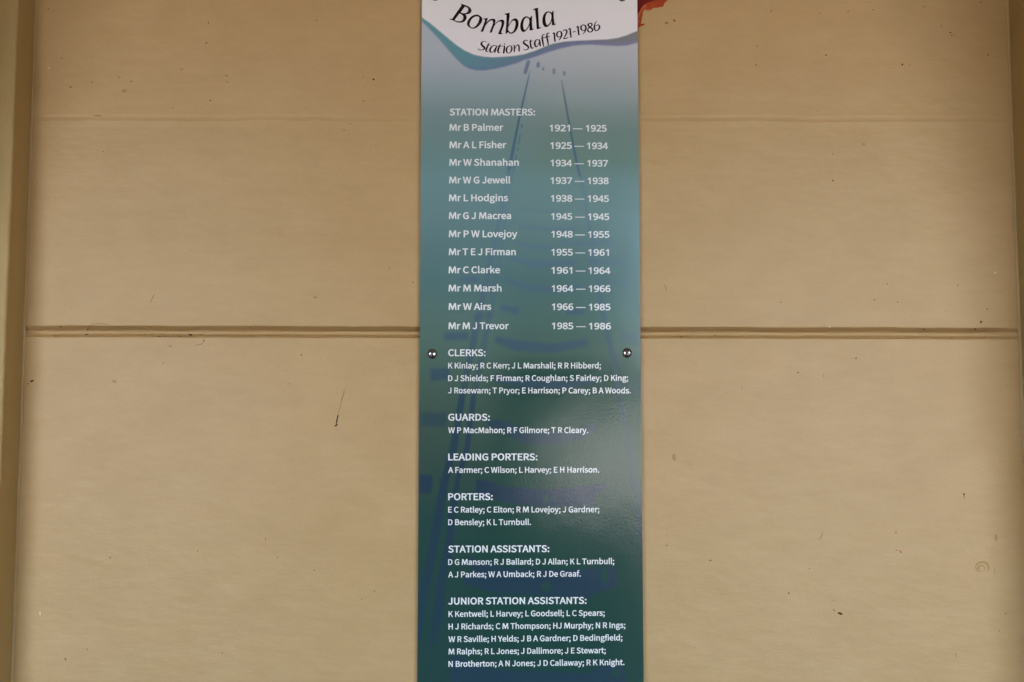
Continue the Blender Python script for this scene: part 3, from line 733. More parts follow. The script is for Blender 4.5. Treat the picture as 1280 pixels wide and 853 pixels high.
# --- lettering
GL = json.loads(r'''{"A":[829,[5,0,132,0,229,306,595,306,690,0,824,0,484,1000,344,1000],[261,405,310,559,409,898,415,898,516,559,563,405]],"B":[896,[138,0,456,0,609,18,729,73,807,165,835,293,809,411,737,490,632,532,632,539,711,586,761,662,778,756,733,897,613,976,434,1000,138,1000],[263,576,263,900,417,900,548,885,627,833,653,739,629,652,551,595,412,576],[263,101,263,477,438,477,587,458,679,399,711,297,678,186,585,122,438,101]],"C":[870,[514,-18,634,-1,735,48,821,126,752,206,684,145,608,106,520,93,391,121,293,203,230,333,209,503,231,672,296,799,395,879,524,907,603,895,671,862,729,813,797,895,727,955,635,1000,523,1018,346,982,206,880,113,717,79,499,112,282,203,119,341,17]],"D":[939,[138,0,393,0,593,34,739,133,828,291,858,503,828,716,738,871,590,967,387,1000,138,1000],[263,104,263,898,377,898,531,872,641,796,707,672,729,503,707,334,641,209,531,131,377,104]],"E":[804,[138,0,729,0,729,108,263,108,263,472,643,472,643,580,263,580,263,894,714,894,714,1000,138,1000]],"F":[753,[138,0,263,0,263,449,645,449,645,555,263,555,263,894,714,894,714,1000,138,1000]],"G":[940,[531,-18,656,-3,760,38,839,98,839,518,510,518,510,413,723,413,723,151,675,120,612,100,543,93,400,121,296,203,231,333,209,503,232,672,299,799,404,879,542,907,631,894,701,861,757,813,825,895,756,953,661,999,538,1018,354,982,209,880,114,717,79,499,113,282,206,119,349,17]],"H":[993,[138,0,263,0,263,472,730,472,730,0,857,0,857,1000,730,1000,730,581,263,581,263,1000,138,1000]],"I":[400,[138,0,263,0,263,1000,138,1000]],"J":[730,[323,-18,481,24,571,136,599,293,599,1000,472,1000,472,306,454,183,401,114,311,93,244,104,187,141,138,206,48,141,117,53,209,0]],"K":[881,[138,0,263,0,263,317,435,521,735,0,876,0,514,621,828,1000,685,1000,266,498,263,498,263,1000,138,1000]],"L":[741,[138,0,701,0,701,108,263,108,263,1000,138,1000]],"M":[1210,[95,0,165,1000,355,1000,560,440,605,300,650,440,865,1000,1050,1000,1115,0,990,0,960,500,950,850,915,730,640,20,555,20,300,720,262,850,252,560,215,0]],"N":[986,[138,0,256,0,256,525,241,838,247,838,355,632,719,0,849,0,849,1000,729,1000,729,480,746,164,739,164,632,370,266,1000,138,1000]],"O":[1012,[506,-18,679,19,814,123,902,287,933,503,902,719,814,881,679,982,506,1018,334,982,198,881,111,719,79,503,111,287,198,123,334,19],[506,93,384,122,290,204,230,334,209,503,230,672,290,799,384,879,506,907,629,879,722,799,782,672,804,503,782,334,722,204,629,122]],"P":[864,[138,0,263,0,263,398,428,398,579,417,695,473,770,569,797,707,770,845,694,935,576,985,423,1000,138,1000],[263,501,263,898,407,898,553,881,642,821,671,707,643,590,557,522,412,501]],"R":[866,[263,525,263,898,431,898,564,881,646,825,674,720,646,612,564,547,431,525],[686,0,828,0,574,438,693,491,771,585,799,720,754,885,631,974,450,1000,138,1000,138,0,263,0,263,424,443,424]],"S":[813,[415,-18,596,21,713,122,754,266,727,390,653,475,548,533,407,595,329,631,266,683,240,763,263,840,328,889,427,907,514,896,589,864,655,814,720,895,640,959,540,1002,427,1018,265,983,153,890,112,753,144,630,221,548,315,497,458,434,544,392,604,338,626,255,601,170,529,113,416,93,314,108,220,151,141,217,65,130,163,51,280,0]],"T":[817,[345,0,472,0,472,894,775,894,775,1000,42,1000,42,894,345,894]],"U":[984,[492,-18,634,4,748,77,824,210,851,412,851,1000,730,1000,730,409,698,221,613,121,492,93,374,121,291,221,259,409,259,1000,134,1000,134,412,161,210,236,77,350,4]],"V":[784,[321,0,467,0,784,1000,656,1000,495,458,398,128,393,128,296,458,134,1000,1,1000]],"W":[1198,[247,0,397,0,546,603,596,831,602,831,651,603,802,0,955,0,1161,1000,1041,1000,933,456,879,131,870,131,799,456,660,1000,544,1000,407,456,336,131,330,131,270,456,165,1000,35,1000]],"Y":[724,[299,0,424,0,424,387,726,1000,595,1000,467,718,366,498,360,498,262,718,132,1000,-1,1000,299,387]],"a":[768,[296,-18,385,-3,467,35,542,89,546,89,557,0,659,0,659,456,633,616,550,722,402,760,289,744,190,708,112,663,160,577,224,615,299,644,382,656,476,629,522,560,535,469,331,434,189,378,107,299,80,192,109,78,185,7],[332,83,265,95,218,133,201,201,232,285,337,346,535,386,535,180,466,126,400,94]],"b":[843,[452,-18,573,9,676,87,747,212,774,382,754,538,698,657,605,733,479,760,397,746,318,709,246,656,251,789,251,1086,126,1086,126,0,225,0,236,76,241,76,309,26,381,-6],[431,87,377,94,315,118,251,164,251,554,319,609,385,643,447,655,561,620,625,525,644,381,616,223,541,123]],"c":[696,[417,-18,504,-6,585,26,658,75,603,160,552,122,494,96,428,86,308,122,228,220,199,370,230,519,312,619,432,655,487,647,536,624,580,591,643,673,585,716,514,748,427,760,291,734,177,657,100,535,71,370,97,206,171,84,280,8]],"d":[846,[378,-18,463,-3,539,35,603,87,607,87,618,0,720,0,720,1086,595,1086,595,801,602,674,538,720,471,749,393,760,271,733,169,655,99,532,72,370,94,205,156,83,252,8],[405,87,295,121,225,218,201,371,230,520,306,619,415,655,475,647,534,622,595,577,595,188,534,132,471,98]],"e":[756,[426,-18,519,-8,599,19,668,57,625,141,568,109,507,89,439,82,315,114,230,204,194,341,693,341,698,412,664,596,563,717,402,760,279,733,173,655,99,533,71,370,99,206,174,84,287,8],[192,430,231,555,307,633,405,660,504,634,567,556,589,430]],"f":[443,[45,640,146,640,146,0,270,0,270,640,427,640,427,741,270,741,270,858,282,938,316,987,375,1004,458,984,486,1080,362,1104,240,1074,169,989,146,859,146,741,45,734]],"g":[769,[375,-341,574,-305,704,-212,750,-85,721,16,635,73,492,91,347,91,269,102,228,130,217,172,223,208,240,236,265,261,374,235,512,266,609,355,645,492,638,553,617,605,585,645,737,645,737,741,479,741,374,760,236,727,136,636,97,495,111,413,147,345,194,296,194,291,155,256,124,210,112,153,121,100,144,60,179,31,179,25,119,-23,82,-81,70,-143,109,-251,216,-318],[374,319,296,341,239,402,217,495,238,589,295,648,374,668,454,648,511,589,532,495,510,402,453,341],[393,-255,277,-239,204,-194,179,-126,186,-83,211,-40,254,0,349,-11,477,-11,560,-20,610,-50,628,-105,599,-178,517,-233]],"h":[828,[126,0,251,0,251,538,319,600,383,638,453,651,533,630,579,566,593,453,593,0,718,0,718,469,693,628,619,726,491,760,398,743,317,698,246,636,251,789,251,1086,126,1086]],"i":[375,[126,0,251,0,251,741,126,741],[188,894,232,904,261,933,271,977,261,1019,232,1047,188,1057,145,1047,117,1019,106,977,117,933,145,904]],"j":[375,[48,-330,166,-300,231,-216,251,-85,251,741,127,741,127,-85,120,-162,92,-213,35,-231,-35,-217,-60,-311],[188,894,231,904,261,933,271,977,261,1019,231,1047,188,1057,145,1047,116,1019,105,977,116,933,145,904]],"k":[753,[126,0,248,0,248,195,387,357,604,0,739,0,460,442,707,741,568,741,254,351,248,351,248,1086,126,1086]],"l":[387,[256,-18,329,-7,311,89,285,86,268,91,256,108,251,139,251,1086,126,1086,126,147,139,58,181,2]],"m":[1263,[126,0,251,0,251,538,316,601,378,638,437,651,514,630,560,566,574,453,574,0,698,0,698,538,765,601,827,638,885,651,963,630,1008,566,1023,453,1023,0,1147,0,1147,469,1123,628,1049,726,924,760,837,742,756,692,678,618,637,694,571,743,473,760,389,743,312,697,243,633,240,633,228,741,126,741]],"n":[832,[126,0,251,0,251,538,319,600,383,638,453,651,533,630,579,566,593,453,593,0,718,0,718,469,693,628,619,726,491,760,397,743,316,697,243,633,240,633,228,741,126,741]],"o":[827,[413,-18,543,8,653,84,728,206,756,370,728,535,653,657,543,734,413,760,283,734,174,657,99,535,71,370,99,206,174,84,283,8],[413,86,301,122,226,220,199,370,226,519,301,619,413,655,526,619,602,519,629,370,602,220,526,122]],"p":[846,[126,-312,251,-312,251,-61,247,68,315,21,384,-8,452,-18,573,9,676,87,747,212,774,382,754,538,698,657,605,733,479,760,394,745,315,707,243,655,240,655,228,741,126,741],[431,87,377,94,316,118,251,164,251,554,320,609,385,643,447,655,561,620,625,525,644,381,616,223,541,123]],"r":[529,[126,0,251,0,251,476,307,576,372,631,437,648,509,636,532,744,453,760,374,741,302,688,243,606,240,606,228,741,126,741]],"s":[638,[319,-18,467,13,557,92,588,202,554,314,469,382,363,427,285,459,226,498,203,555,218,609,264,648,341,663,402,654,457,631,509,598,569,675,505,718,427,748,340,760,201,731,115,656,85,550,117,446,198,380,300,336,380,303,444,258,469,195,453,137,405,95,323,79,242,90,170,121,104,168,44,85,123,32,217,-4]],"t":[514,[357,-18,495,10,471,104,386,83,318,100,282,148,271,225,271,640,473,640,473,741,271,741,271,950,168,950,154,741,37,734,37,640,147,640,147,229,167,99,233,13]],"u":[828,[342,-18,435,-1,515,46,587,116,591,116,600,0,704,0,704,741,580,741,580,216,513,144,449,103,379,90,300,110,254,174,240,286,240,741,115,741,115,271,139,112,214,15]],"v":[711,[285,0,431,0,693,741,570,741,430,319,362,101,355,101,286,319,147,741,18,741]],"w":[1094,[243,0,387,0,492,397,543,613,550,613,600,400,707,0,858,0,1059,741,939,741,831,312,786,106,779,106,727,312,611,741,490,741,374,312,325,106,318,106,274,312,164,741,37,741]],"y":[711,[138,-319,264,-285,353,-194,415,-63,693,741,572,741,438,330,378,120,371,120,297,330,147,741,18,741,315,-1,299,-57,260,-139,205,-196,132,-217,75,-205,50,-304]],"z":[648,[48,0,608,0,608,101,205,101,596,674,596,741,90,741,90,640,438,640,48,67]],";":[379,[190,532,235,544,267,577,280,628,267,677,235,711,190,723,144,711,112,677,100,628,112,577,144,544],[102,-259,209,-191,277,-95,302,26,289,104,253,154,196,172,150,161,116,131,102,85,115,38,148,8,194,-3,209,-1,192,-77,145,-140,72,-186]],":":[379,[190,532,235,544,267,577,280,628,267,677,235,711,190,723,144,711,112,677,100,628,112,577,144,544],[190,-18,235,-6,267,27,280,76,267,127,235,160,190,172,144,160,112,127,100,76,112,27,144,-6]],".":[379,[190,-18,235,-6,267,27,280,76,267,127,235,160,190,172,144,160,112,127,100,76,112,27,144,-6]],"—":[1220,[63,341,1156,341,1156,426,63,426]]," ":[300],"0":[801,[732,501,714,284,700,224,680,170,656,123,627,82,592,48,553,21,507,2,456,-10,399,-14,329,-7,267,13,214,48,169,95,132,154,104,225,89,285,78,352,71,424,69,501,71,580,77,652,87,718,102,779,128,849,163,908,207,954,261,988,325,1009,399,1015,470,1009,532,988,585,954,631,908,668,849,696,779,712,718,723,652,730,580],[192,501,193,436,197,376,203,322,212,273,229,217,250,172,278,137,312,111,352,96,399,91,446,96,487,111,520,136,548,171,570,216,587,272,596,321,603,376,607,436,608,501,607,567,603,627,596,681,587,729,570,784,548,830,520,865,487,890,446,905,399,910,352,905,312,890,278,865,250,830,229,784,212,729,203,681,197,627,193,567]],"1":[801,[497,0,377,0,377,699,377,768,380,820,382,871,342,833,296,794,189,707,125,790,395,1000,497,1000]],"2":[801,[728,0,67,0,67,102,329,367,457,501,535,617,550,656,559,697,562,741,556,792,540,833,513,866,477,890,434,904,385,909,339,906,296,898,257,884,144,814,78,896,165,957,267,999,385,1014,445,1010,498,1000,546,982,588,957,622,927,651,890,671,848,684,800,688,748,684,697,673,648,655,601,631,555,601,510,566,466,431,324,223,118,223,112,728,112]],"3":[801,[690,766,688,723,679,685,665,650,646,619,622,593,593,570,560,552,523,537,483,527,483,521,557,506,616,481,662,445,695,400,715,346,721,284,717,229,703,177,681,130,649,88,607,52,555,24,510,7,459,-5,401,-12,338,-14,192,-2,63,41,63,155,199,107,339,90,420,95,485,113,533,142,566,182,586,230,592,287,589,326,578,360,560,389,534,412,502,431,464,445,419,455,368,462,312,464,216,464,216,569,314,569,366,571,412,579,452,592,486,610,514,633,536,659,552,689,561,722,564,758,559,803,543,840,515,870,479,893,434,906,382,910,286,900,205,870,130,826,69,910,107,937,151,961,201,983,256,1000,316,1011,381,1014,454,1010,518,996,571,975,614,944,657,893,682,834]],"4":[801,[773,227,627,227,627,0,508,0,508,227,29,227,29,332,500,1006,627,1006,627,338,773,338],[508,653,509,719,511,776,513,827,515,874,510,874,482,817,450,765,150,338,508,338]],"5":[801,[385,613,450,610,510,598,563,578,610,552,649,518,680,478,703,432,717,379,721,319,716,253,701,194,676,141,642,95,600,56,548,26,489,4,422,-10,347,-14,202,0,88,41,88,157,211,109,349,91,396,94,439,101,478,114,512,132,541,156,564,186,582,221,592,261,595,307,589,367,568,417,535,457,487,486,424,504,345,510,255,503,174,489,112,528,150,1000,651,1000,651,888,255,888,231,598,296,608]],"6":[801,[77,427,89,598,130,757,152,805,179,849,211,890,249,926,293,956,342,981,399,999,463,1010,535,1014,600,1011,658,1001,658,896,602,909,538,913,477,910,423,899,377,881,337,857,303,827,275,793,253,754,235,711,221,664,200,508,209,508,262,569,340,611,445,626,501,622,552,610,597,590,638,563,671,528,699,487,719,438,731,383,735,322,731,256,718,196,696,143,666,96,630,58,586,27,536,4,480,-9,417,-14,371,-11,326,-2,284,13,245,33,209,61,176,94,147,133,123,179,103,232,89,291,80,356],[416,90,471,96,519,115,559,146,589,191,607,250,613,322,608,381,592,432,565,473,528,505,479,523,420,529,378,526,340,517,305,502,275,482,250,459,229,433,214,404,205,376,202,346,215,255,256,172,323,112,351,100,382,92]],"7":[801,[190,0,601,888,62,888,62,1000,732,1000,732,905,326,0]],"8":[801,[399,1014,456,1011,507,1002,555,987,596,966,631,939,660,906,682,868,695,824,699,775,696,736,687,701,673,669,604,590,508,529,620,463,652,437,679,408,701,377,718,342,728,303,731,259,727,206,713,157,690,114,660,77,622,45,576,20,524,1,467,-10,403,-14,335,-10,274,0,221,18,175,43,137,73,107,110,86,153,73,201,69,255,72,299,81,338,97,374,119,406,144,435,174,461,276,522,187,586,124,668,111,701,103,737,101,776,105,825,118,868,140,905,169,938,205,965,246,986,293,1002,344,1011],[189,254,195,208,212,167,241,132,282,106,335,89,401,84,463,89,515,106,557,132,587,168,605,210,611,258,608,289,599,318,585,344,512,410,401,464,378,472,275,415,211,345,199,317,191,287],[398,915,349,910,307,898,271,877,243,849,227,813,221,770,224,738,232,709,246,683,312,624,405,577,492,623,554,684,567,710,574,738,577,770,572,813,555,849,528,877,492,898,448,910]],"9":[801,[728,573,716,403,675,243,653,195,626,151,594,110,556,74,512,44,462,19,405,1,341,-10,269,-14,204,-11,143,0,143,105,202,92,266,87,328,90,382,101,428,119,467,143,501,172,529,207,552,245,570,288,584,335,604,490,595,490,542,431,464,389,357,374,302,378,252,390,207,410,166,437,133,471,106,513,86,561,74,615,70,676,74,743,88,803,110,857,140,904,177,942,221,973,272,996,328,1009,389,1014,436,1011,480,1002,522,987,562,965,598,938,630,905,659,865,683,819,702,768,717,709,725,644],[389,910,335,904,288,885,247,853,216,808,198,750,192,678,197,618,213,567,239,526,276,495,324,477,384,471,427,474,465,483,500,498,530,518,556,541,576,567,592,596,601,624,604,654,590,744,550,828,483,888,455,900,423,908]]}''')
TY = SY - 0.00012
def embolden(loop, d):
    n = len(loop)
    out = []
    for i in range(n):
        a, p, b_ = loop[i - 1], loop[i], loop[(i + 1) % n]
        e1, e2 = (p[0] - a[0], p[1] - a[1]), (b_[0] - p[0], b_[1] - p[1])
        l1, l2 = math.hypot(*e1) or 1, math.hypot(*e2) or 1
        n1, n2 = (e1[1] / l1, -e1[0] / l1), (e2[1] / l2, -e2[0] / l2)
        mx, my = n1[0] + n2[0], n1[1] + n2[1]
        q = mx * mx + my * my
        k = min(2 * d / q if q > 1e-6 else d, 1.6 * d) if q > 0.3 else d
        out.append((p[0] + mx * k, p[1] + my * k))
    return out

def glyph(ch, d):
    g_ = GL[ch]
    loops = [[(l[i], l[i + 1]) for i in range(0, len(l), 2)] for l in g_[1:]]
    if not loops:
        return g_[0], []
    big = max(loops, key=lambda l: abs(area(l)))
    sgn = 1 if area(big) > 0 else -1
    loops = [l[::-1] if sgn < 0 else l for l in loops]
    loops = [embolden(l, d if ch != '—' else 14) for l in loops]
    return g_[0], loops

def inside(p, l):
    c = False
    for i in range(len(l)):
        a, b_ = l[i - 1], l[i]
        if (a[1] > p[1]) != (b_[1] > p[1]) and p[0] < (b_[0] - a[0]) * (p[1] - a[1]) / (b_[1] - a[1]) + a[0]:
            c = not c
    return c

def line(buf, text, x0, x1, y0, y1, cap, d=24):
    """one printed string between x0 and x1 on a base line from y0 to y1"""
    vs, fs = buf
    pen, items = 0.0, []
    for ch in text:
        adv, loops = glyph(ch, d)
        items.append((pen, loops))
        pen += adv
    xa = min(p[0] + o_ for o_, ls in items for l in ls for p in l)
    xb = max(p[0] + o_ for o_, ls in items for l in ls for p in l)
    sx, sy = (x1 - x0) / (xb - xa), cap / (1000.0 + 2 * d)
    for o_, ls in items:
        if not ls:
            continue
        outer = [l for l in ls if area(l) > 0]
        holes = [l for l in ls if area(l) <= 0]
        for ol in outer:
            group = [ol] + [h for h in holes if inside(h[0], ol)]
            pl = []
            for l in group:
                q = []
                for (x, y_) in l:
                    px = x0 + (x + o_ - xa) * sx
                    q.append((px, y0 + (y1 - y0) * (px - x0) / (x1 - x0) - (y_ + d) * sy))
                pl.append(q)
            v, f = flat(pl, TY)
            b0 = len(vs)
            vs += v
            fs += [tuple(b0 + i for i in t) for t in f]

def text_part(name, lines, m=M_white_print, label=None):
    buf = ([], [])
    for l in lines:
        line(buf, *l)
    o = mesh_obj(name, buf[0], buf[1], m, sign)
    if label:
        o['label'] = label
    return o

HC, NC = 8.7, 7.3
def heading(t, x1, y0, y1, x0=560.2, cap=HC):
    text_part('heading_text', [(t, x0, x1, y0, y1, cap, 38)])
heading('STATION MASTERS:', 668.9, 144.6, 144.7, 562.0, 8.6)
heading('CLERKS:', 607.0, 445.5, 445.5)
heading('GUARDS:', 612.4, 526.1, 526.1)
heading('LEADING PORTERS:', 671.9, 575.8, 575.7)
heading('PORTERS:', 616.0, 625.5, 625.4)
heading('STATION ASSISTANTS:', 686.7, 691.0, 690.4)
heading('JUNIOR STATION ASSISTANTS:', 733.2, 756.0, 755.1, 560.0)
masters = [('Mr B Palmer', 561.7, 629.0, 163.8), ('Mr A L Fisher', 561.7, 633.0, 185.6), ('Mr W Shanahan', 561.5, 648.6, 207.5), ('Mr W G Jewell', 561.3, 638.1, 229.6),
           ('Mr L Hodgins', 561.0, 635.1, 251.8), ('Mr G J Macrea', 561.0, 638.9, 274.1), ('Mr P W Lovejoy', 560.9, 646.7, 296.8), ('Mr T E J Firman', 560.9, 644.8, 319.3),
           ('Mr C Clarke', 560.6, 625.1, 341.9), ('Mr M Marsh', 560.6, 627.0, 364.7), ('Mr W Airs', 560.6, 614.1, 387.7), ('Mr M J Trevor', 560.5, 636.0, 411.8)]
text_part('name_text', [(t, a, b_, y_, y_, 8.6, 37) for t, a, b_, y_ in masters])
years = [('1921', '1925', 686.7, 712.5, 716.0, 728.2, 732.2, 758.3, 164.4), ('1925', '1934', 687.8, 714.8, 717.8, 729.8, 733.6, 760.0, 186.3), ('1934', '1937', 688.1, 715.0, 718.1, 729.9, 733.9, 760.0, 208.1),
         ('1937', '1938', 688.1, 715.2, 718.3, 730.3, 734.4, 760.8, 230.1), ('1938', '1945', 688.4, 715.4, 718.8, 730.5, 734.5, 761.2, 252.3), ('1945', '1945', 688.8, 715.4, 719.0, 731.0, 734.8, 761.6, 274.9),
         ('1948', '1955', 689.0, 716.0, 719.0, 731.2, 735.0, 761.9, 297.1), ('1955', '1961', 689.0, 716.1, 719.3, 731.5, 735.0, 761.2, 319.6), ('1961', '1964', 689.0, 715.4, 719.6, 731.7, 735.4, 762.9, 342.3),
         ('1964', '1966', 689.4, 716.7, 720.0, 732.0, 735.8, 763.1, 364.9), ('1966', '1985', 689.7, 716.7, 720.1, 732.1, 736.0, 763.1, 387.8), ('1985', '1986', 689.7, 716.7, 720.2, 732.2, 736.0, 763.7, 411.7)]
yl_ = []
for a, b_, xa, xb, da, db, xc, xd, y_ in years:
    yl_ += [(a, xa, xb, y_, y_ + .1, 8.3, 38), (b_, xc, xd, y_ + .3, y_ + .4, 8.3, 38), ('—', da, db, y_ + .25, y_ + .3, 9.0, 0)]
text_part('year_text', yl_)
blocks = [[('K Kinlay; R C Kerr; J L Marshall; R R Hibberd;', 560.2, 751.3, 460.9, 460.8), ('D J Shields; F Firman; R Coughlan; S Fairley; D King;', 560.2, 785.3, 476.7, 476.3), ('J Rosewarn; T Pryor; E Harrison; P Carey; B A Woods.', 560.0, 788.5, 492.0, 492.0)],
          [('W P MacMahon; R F Gilmore; T R Cleary.', 560.2, 735.2, 541.7, 541.6)],
          [('A Farmer; C Wilson; L Harvey; E H Harrison.', 560.2, 749.0, 591.4, 591.0)],
          [('E C Ratley; C Elton; R M Lovejoy; J Gardner;', 560.2, 749.2, 641.0, 640.6), ('D Bensley; K L Turnbull.', 560.2, 663.8, 656.7, 656.5)],
          [('D G Manson; R J Ballard; D J Allan; K L Turnbull;', 560.2, 767.9, 706.5, 705.4), ('A J Parkes; W A Umback; R J De Graaf.', 560.2, 726.0, 722.1, 721.0)],
          [('K Kentwell; L Harvey; L Goodsell; L C Spears;', 560.6, 756.0, 771.5, 770.0), ('H J Richards; C M Thompson; HJ Murphy; N R Ings;', 560.6, 781.8, 787.1, 785.3), ('W R Saville; H Yelds; J B A Gardner; D Bedingfield;', 560.6, 778.0, 803.0, 800.8),
           ('M Ralphs; R L Jones; J Dallimore; J E Stewart;', 560.6, 757.3, 818.3, 816.8), ('N Brotherton; A N Jones; J D Callaway; R K Knight.', 560.6, 780.6, 833.9, 831.6)]]
for bl_ in blocks:
    text_part('name_text', [(t, a, b_, y0, y1, NC, 30) for t, a, b_, y0, y1 in bl_])

# --- hand lettered title, outlines drawn letter by letter
def z1(l): return [(558 + p[0] / 21.32, p[1] / 21.32) + tuple(p[2:]) for p in l]
def z2(l): return [(598 + p[0] / 21.32, 10 + p[1] / 21.32) + tuple(p[2:]) for p in l]
def z3(l): return [(645 + p[0] / 19.38, p[1] / 19.38) + tuple(p[2:]) for p in l]
title = [
    (z1([(383,107,1),(430,118),(510,145),(590,182),(640,225),(664,275),(655,325),(620,362),(560,382),(503,388,1),(530,430),(537,480),(520,530),(480,575),(420,602),(350,607),(280,595),(215,567),(160,540),(105,528),(88,500,1),(128,514),(165,503,1),(210,430),(300,300),(405,152,1),(398,130)]),
     z1([(492,178,1),(545,197),(577,230),(586,270),(570,315),(530,350),(470,362),(420,352),(378,333,1),(430,262)]), z1([(345,360,1),(400,385),(440,420),(455,470),(440,525),(405,562),(350,575),(280,568),(213,543,1),(275,460)])),
    (z1([(550,630),(565,570),(610,500),(680,435),(760,402),(840,402),(910,440),(948,490),(955,540),(930,610),(880,675),(810,735),(740,762),(670,762),(600,725),(560,680)]), z1([(620,640),(640,570),(690,495),(760,450),(820,440),(865,455),(880,490),(870,550),(840,620),(790,690),(730,735),(680,740),(640,715),(622,680)])),
    (z2([(125,290,1),(180,284),(250,275,1),(235,330),(195,415,1),(250,355),(310,310),(380,292),(430,300),(452,335),(448,380),(430,445,1),(490,380),(560,335),(630,318),(675,335),(690,385),(675,470),(640,560),(600,655,1),(625,682),(645,690,1),(625,703,1),(540,700,1),(530,685,1),(570,590),(610,480),(620,410),(605,370),(570,362),(510,385),(440,455),(390,560),(355,660,1),(300,660,1),(345,540),(385,430),(390,370),(370,338),(325,340),(265,380),(200,455),(165,530),(125,635,1),(62,635,1),(110,520),(160,390),(180,320,1),(155,303)]),),
    (z2([(700,180,1),(715,155,1),(770,148),(830,130,1),(828,230),(800,465,1),(840,400),(890,330),(940,295),(990,283),(1035,305),(1060,350),(1070,420),(1055,510),(1010,600),(950,660),(880,690),(825,675),(785,645,1),(745,692,1),(722,690,1),(735,560),(748,350),(750,190,1),(728,182)]), z2([(945,338),(978,358),(992,420),(980,500),(950,590),(910,645),(870,660),(825,635),(792,590),(790,540),(808,490),(850,410),(900,352)])),
    (z3([(390,390,1),(385,520),(392,705,1),(428,703,1),(408,727),(345,742,1),(330,720,1),(330,610,1),(300,670),(250,740),(200,775),(150,768),(115,710),(105,630),(120,540),(160,455),(220,408),(280,408),(320,430),(345,440,1),(368,400)]), z3([(250,432),(292,440),(318,470),(328,520),(318,580),(290,650),(245,715),(215,735),(187,705),(172,630),(178,550),(205,470)])),
    (z3([(408,250,1),(440,218),(510,196),(530,190,1),(537,330),(557,672,1),(608,662,1),(580,692),(515,712,1),(502,692,1),(490,500),(463,246,1),(435,243)]),),
    (z3([(910,268,1),(912,420),(930,590,1),(972,578,1),(950,602),(885,619,1),(872,605,1),(868,500,1),(830,580),(780,640),(725,660),(675,630),(645,560),(642,470),(665,380),(710,310),(770,285),(830,295),(868,315,1),(888,275)]), z3([(790,305),(838,330),(860,380),(858,450),(835,530),(790,595),(755,615),(727,570),(712,490),(715,400),(745,325)])),
]
vs, fs = [], []
for k_, gl in enumerate(title):
    gl = [smooth_loop(l, 4) for l in gl]
    gl = [l if (area(l) > 0) == (i == 0) else l[::-1] for i, l in enumerate(gl)]
    v, f = flat([embolden(l, 0.13) for l in gl], TY - 0.00001 * (k_ % 2))
    fs += [tuple(len(vs) + i for i in t) for t in f]
    vs += v
mesh_obj('title_text', vs, fs, M_black_print, sign)

def chain(pts, n=4):                                # smooth open curve through (x, y, w)
    P = [Vector(p) for p in pts]
    out = []
    for i in range(len(P) - 1):
        p0, p1, p2, p3 = P[max(i - 1, 0)], P[i], P[i + 1], P[min(i + 2, len(P) - 1)]
        for j in range(n):
            s = j / n
            out.append(0.5 * ((2 * p1) + (p2 - p0) * s + (2 * p0 - 5 * p1 + 4 * p2 - p3) * s * s + (3 * p1 - p0 - 3 * p2 + p3) * s**3))
    out.append(P[-1])
    return out
def zz(ox, oy, sc): return lambda l: [(ox + x / sc, oy + y_ / sc, w / sc) for x, y_, w in l]
q4, q5, q6 = zz(592, 40, 21.32), zz(636, 30, 17.77), zz(685, 20, 17.06)
pen = [q4(l) for l in (
    [(345,300,10),(322,266,12),(270,256,14),(220,285,30),(205,325,38),(240,375,42),(285,415,40),(280,460,30),(230,485,16),(170,485,14),(135,465,18),(120,450,14)],
    [(415,300,20),(380,370,30),(340,460,38),(330,505,30),(355,525,18),(400,515,10)], [(345,345,8),(400,355,12),(460,365,8)],
    [(600,375,14),(550,365,16),(490,395,24),(445,460,36),(440,520,34),(470,550,20),(510,535,14),(560,470,14),(605,390,14)], [(620,370,20),(590,450,32),(565,540,30),(560,560,20)],
    [(600,385,10),(690,385,12),(780,390,10)], [(715,325,16),(690,380,30),(655,470,38),(650,530,34),(680,560,20),(715,555,8)],
    [(782,390,10),(830,385,18),(820,440,34),(800,560,32),(790,578,14)], [(808,335,10),(825,327,24),(846,330,16)],
    [(960,370,12),(900,410,26),(875,480,34),(885,540,28),(930,570,14),(980,550,18),(1015,480,32),(1015,410,30),(985,375,16),(960,370,12)])]
pen += [q5(l) for l in (
    [(100,490,8),(122,484,18),(126,560,26),(117,632,18)], [(130,560,10),(170,490,12),(205,470,20),(226,500,26),(228,560,26),(230,606,22),(248,612,8)],
    [(415,390,8),(408,370,12),(375,365,14),(335,395,24),(330,425,28),(370,460,32),(425,500,30),(435,540,24),(400,575,14),(350,580,14),(325,560,8)],
    [(485,350,20),(480,420,26),(490,500,28),(510,540,22),(550,535,10),(570,520,6)], [(450,400,8),(490,390,12),(540,375,10)],
    [(660,355,14),(610,360,18),(580,410,28),(580,470,30),(610,510,22),(640,490,12),(670,420,12)], [(680,345,22),(690,420,28),(700,490,24),(715,490,8)],
    [(800,240,14),(770,240,14),(745,270,22),(745,340,28),(760,430,26),(770,510,14)], [(715,330,10),(760,315,14),(815,300,14)],
    [(905,215,12),(875,205,14),(850,230,22),(845,290,28),(865,390,26),(880,482,16)], [(812,300,12),(860,290,14),(915,275,10)])]
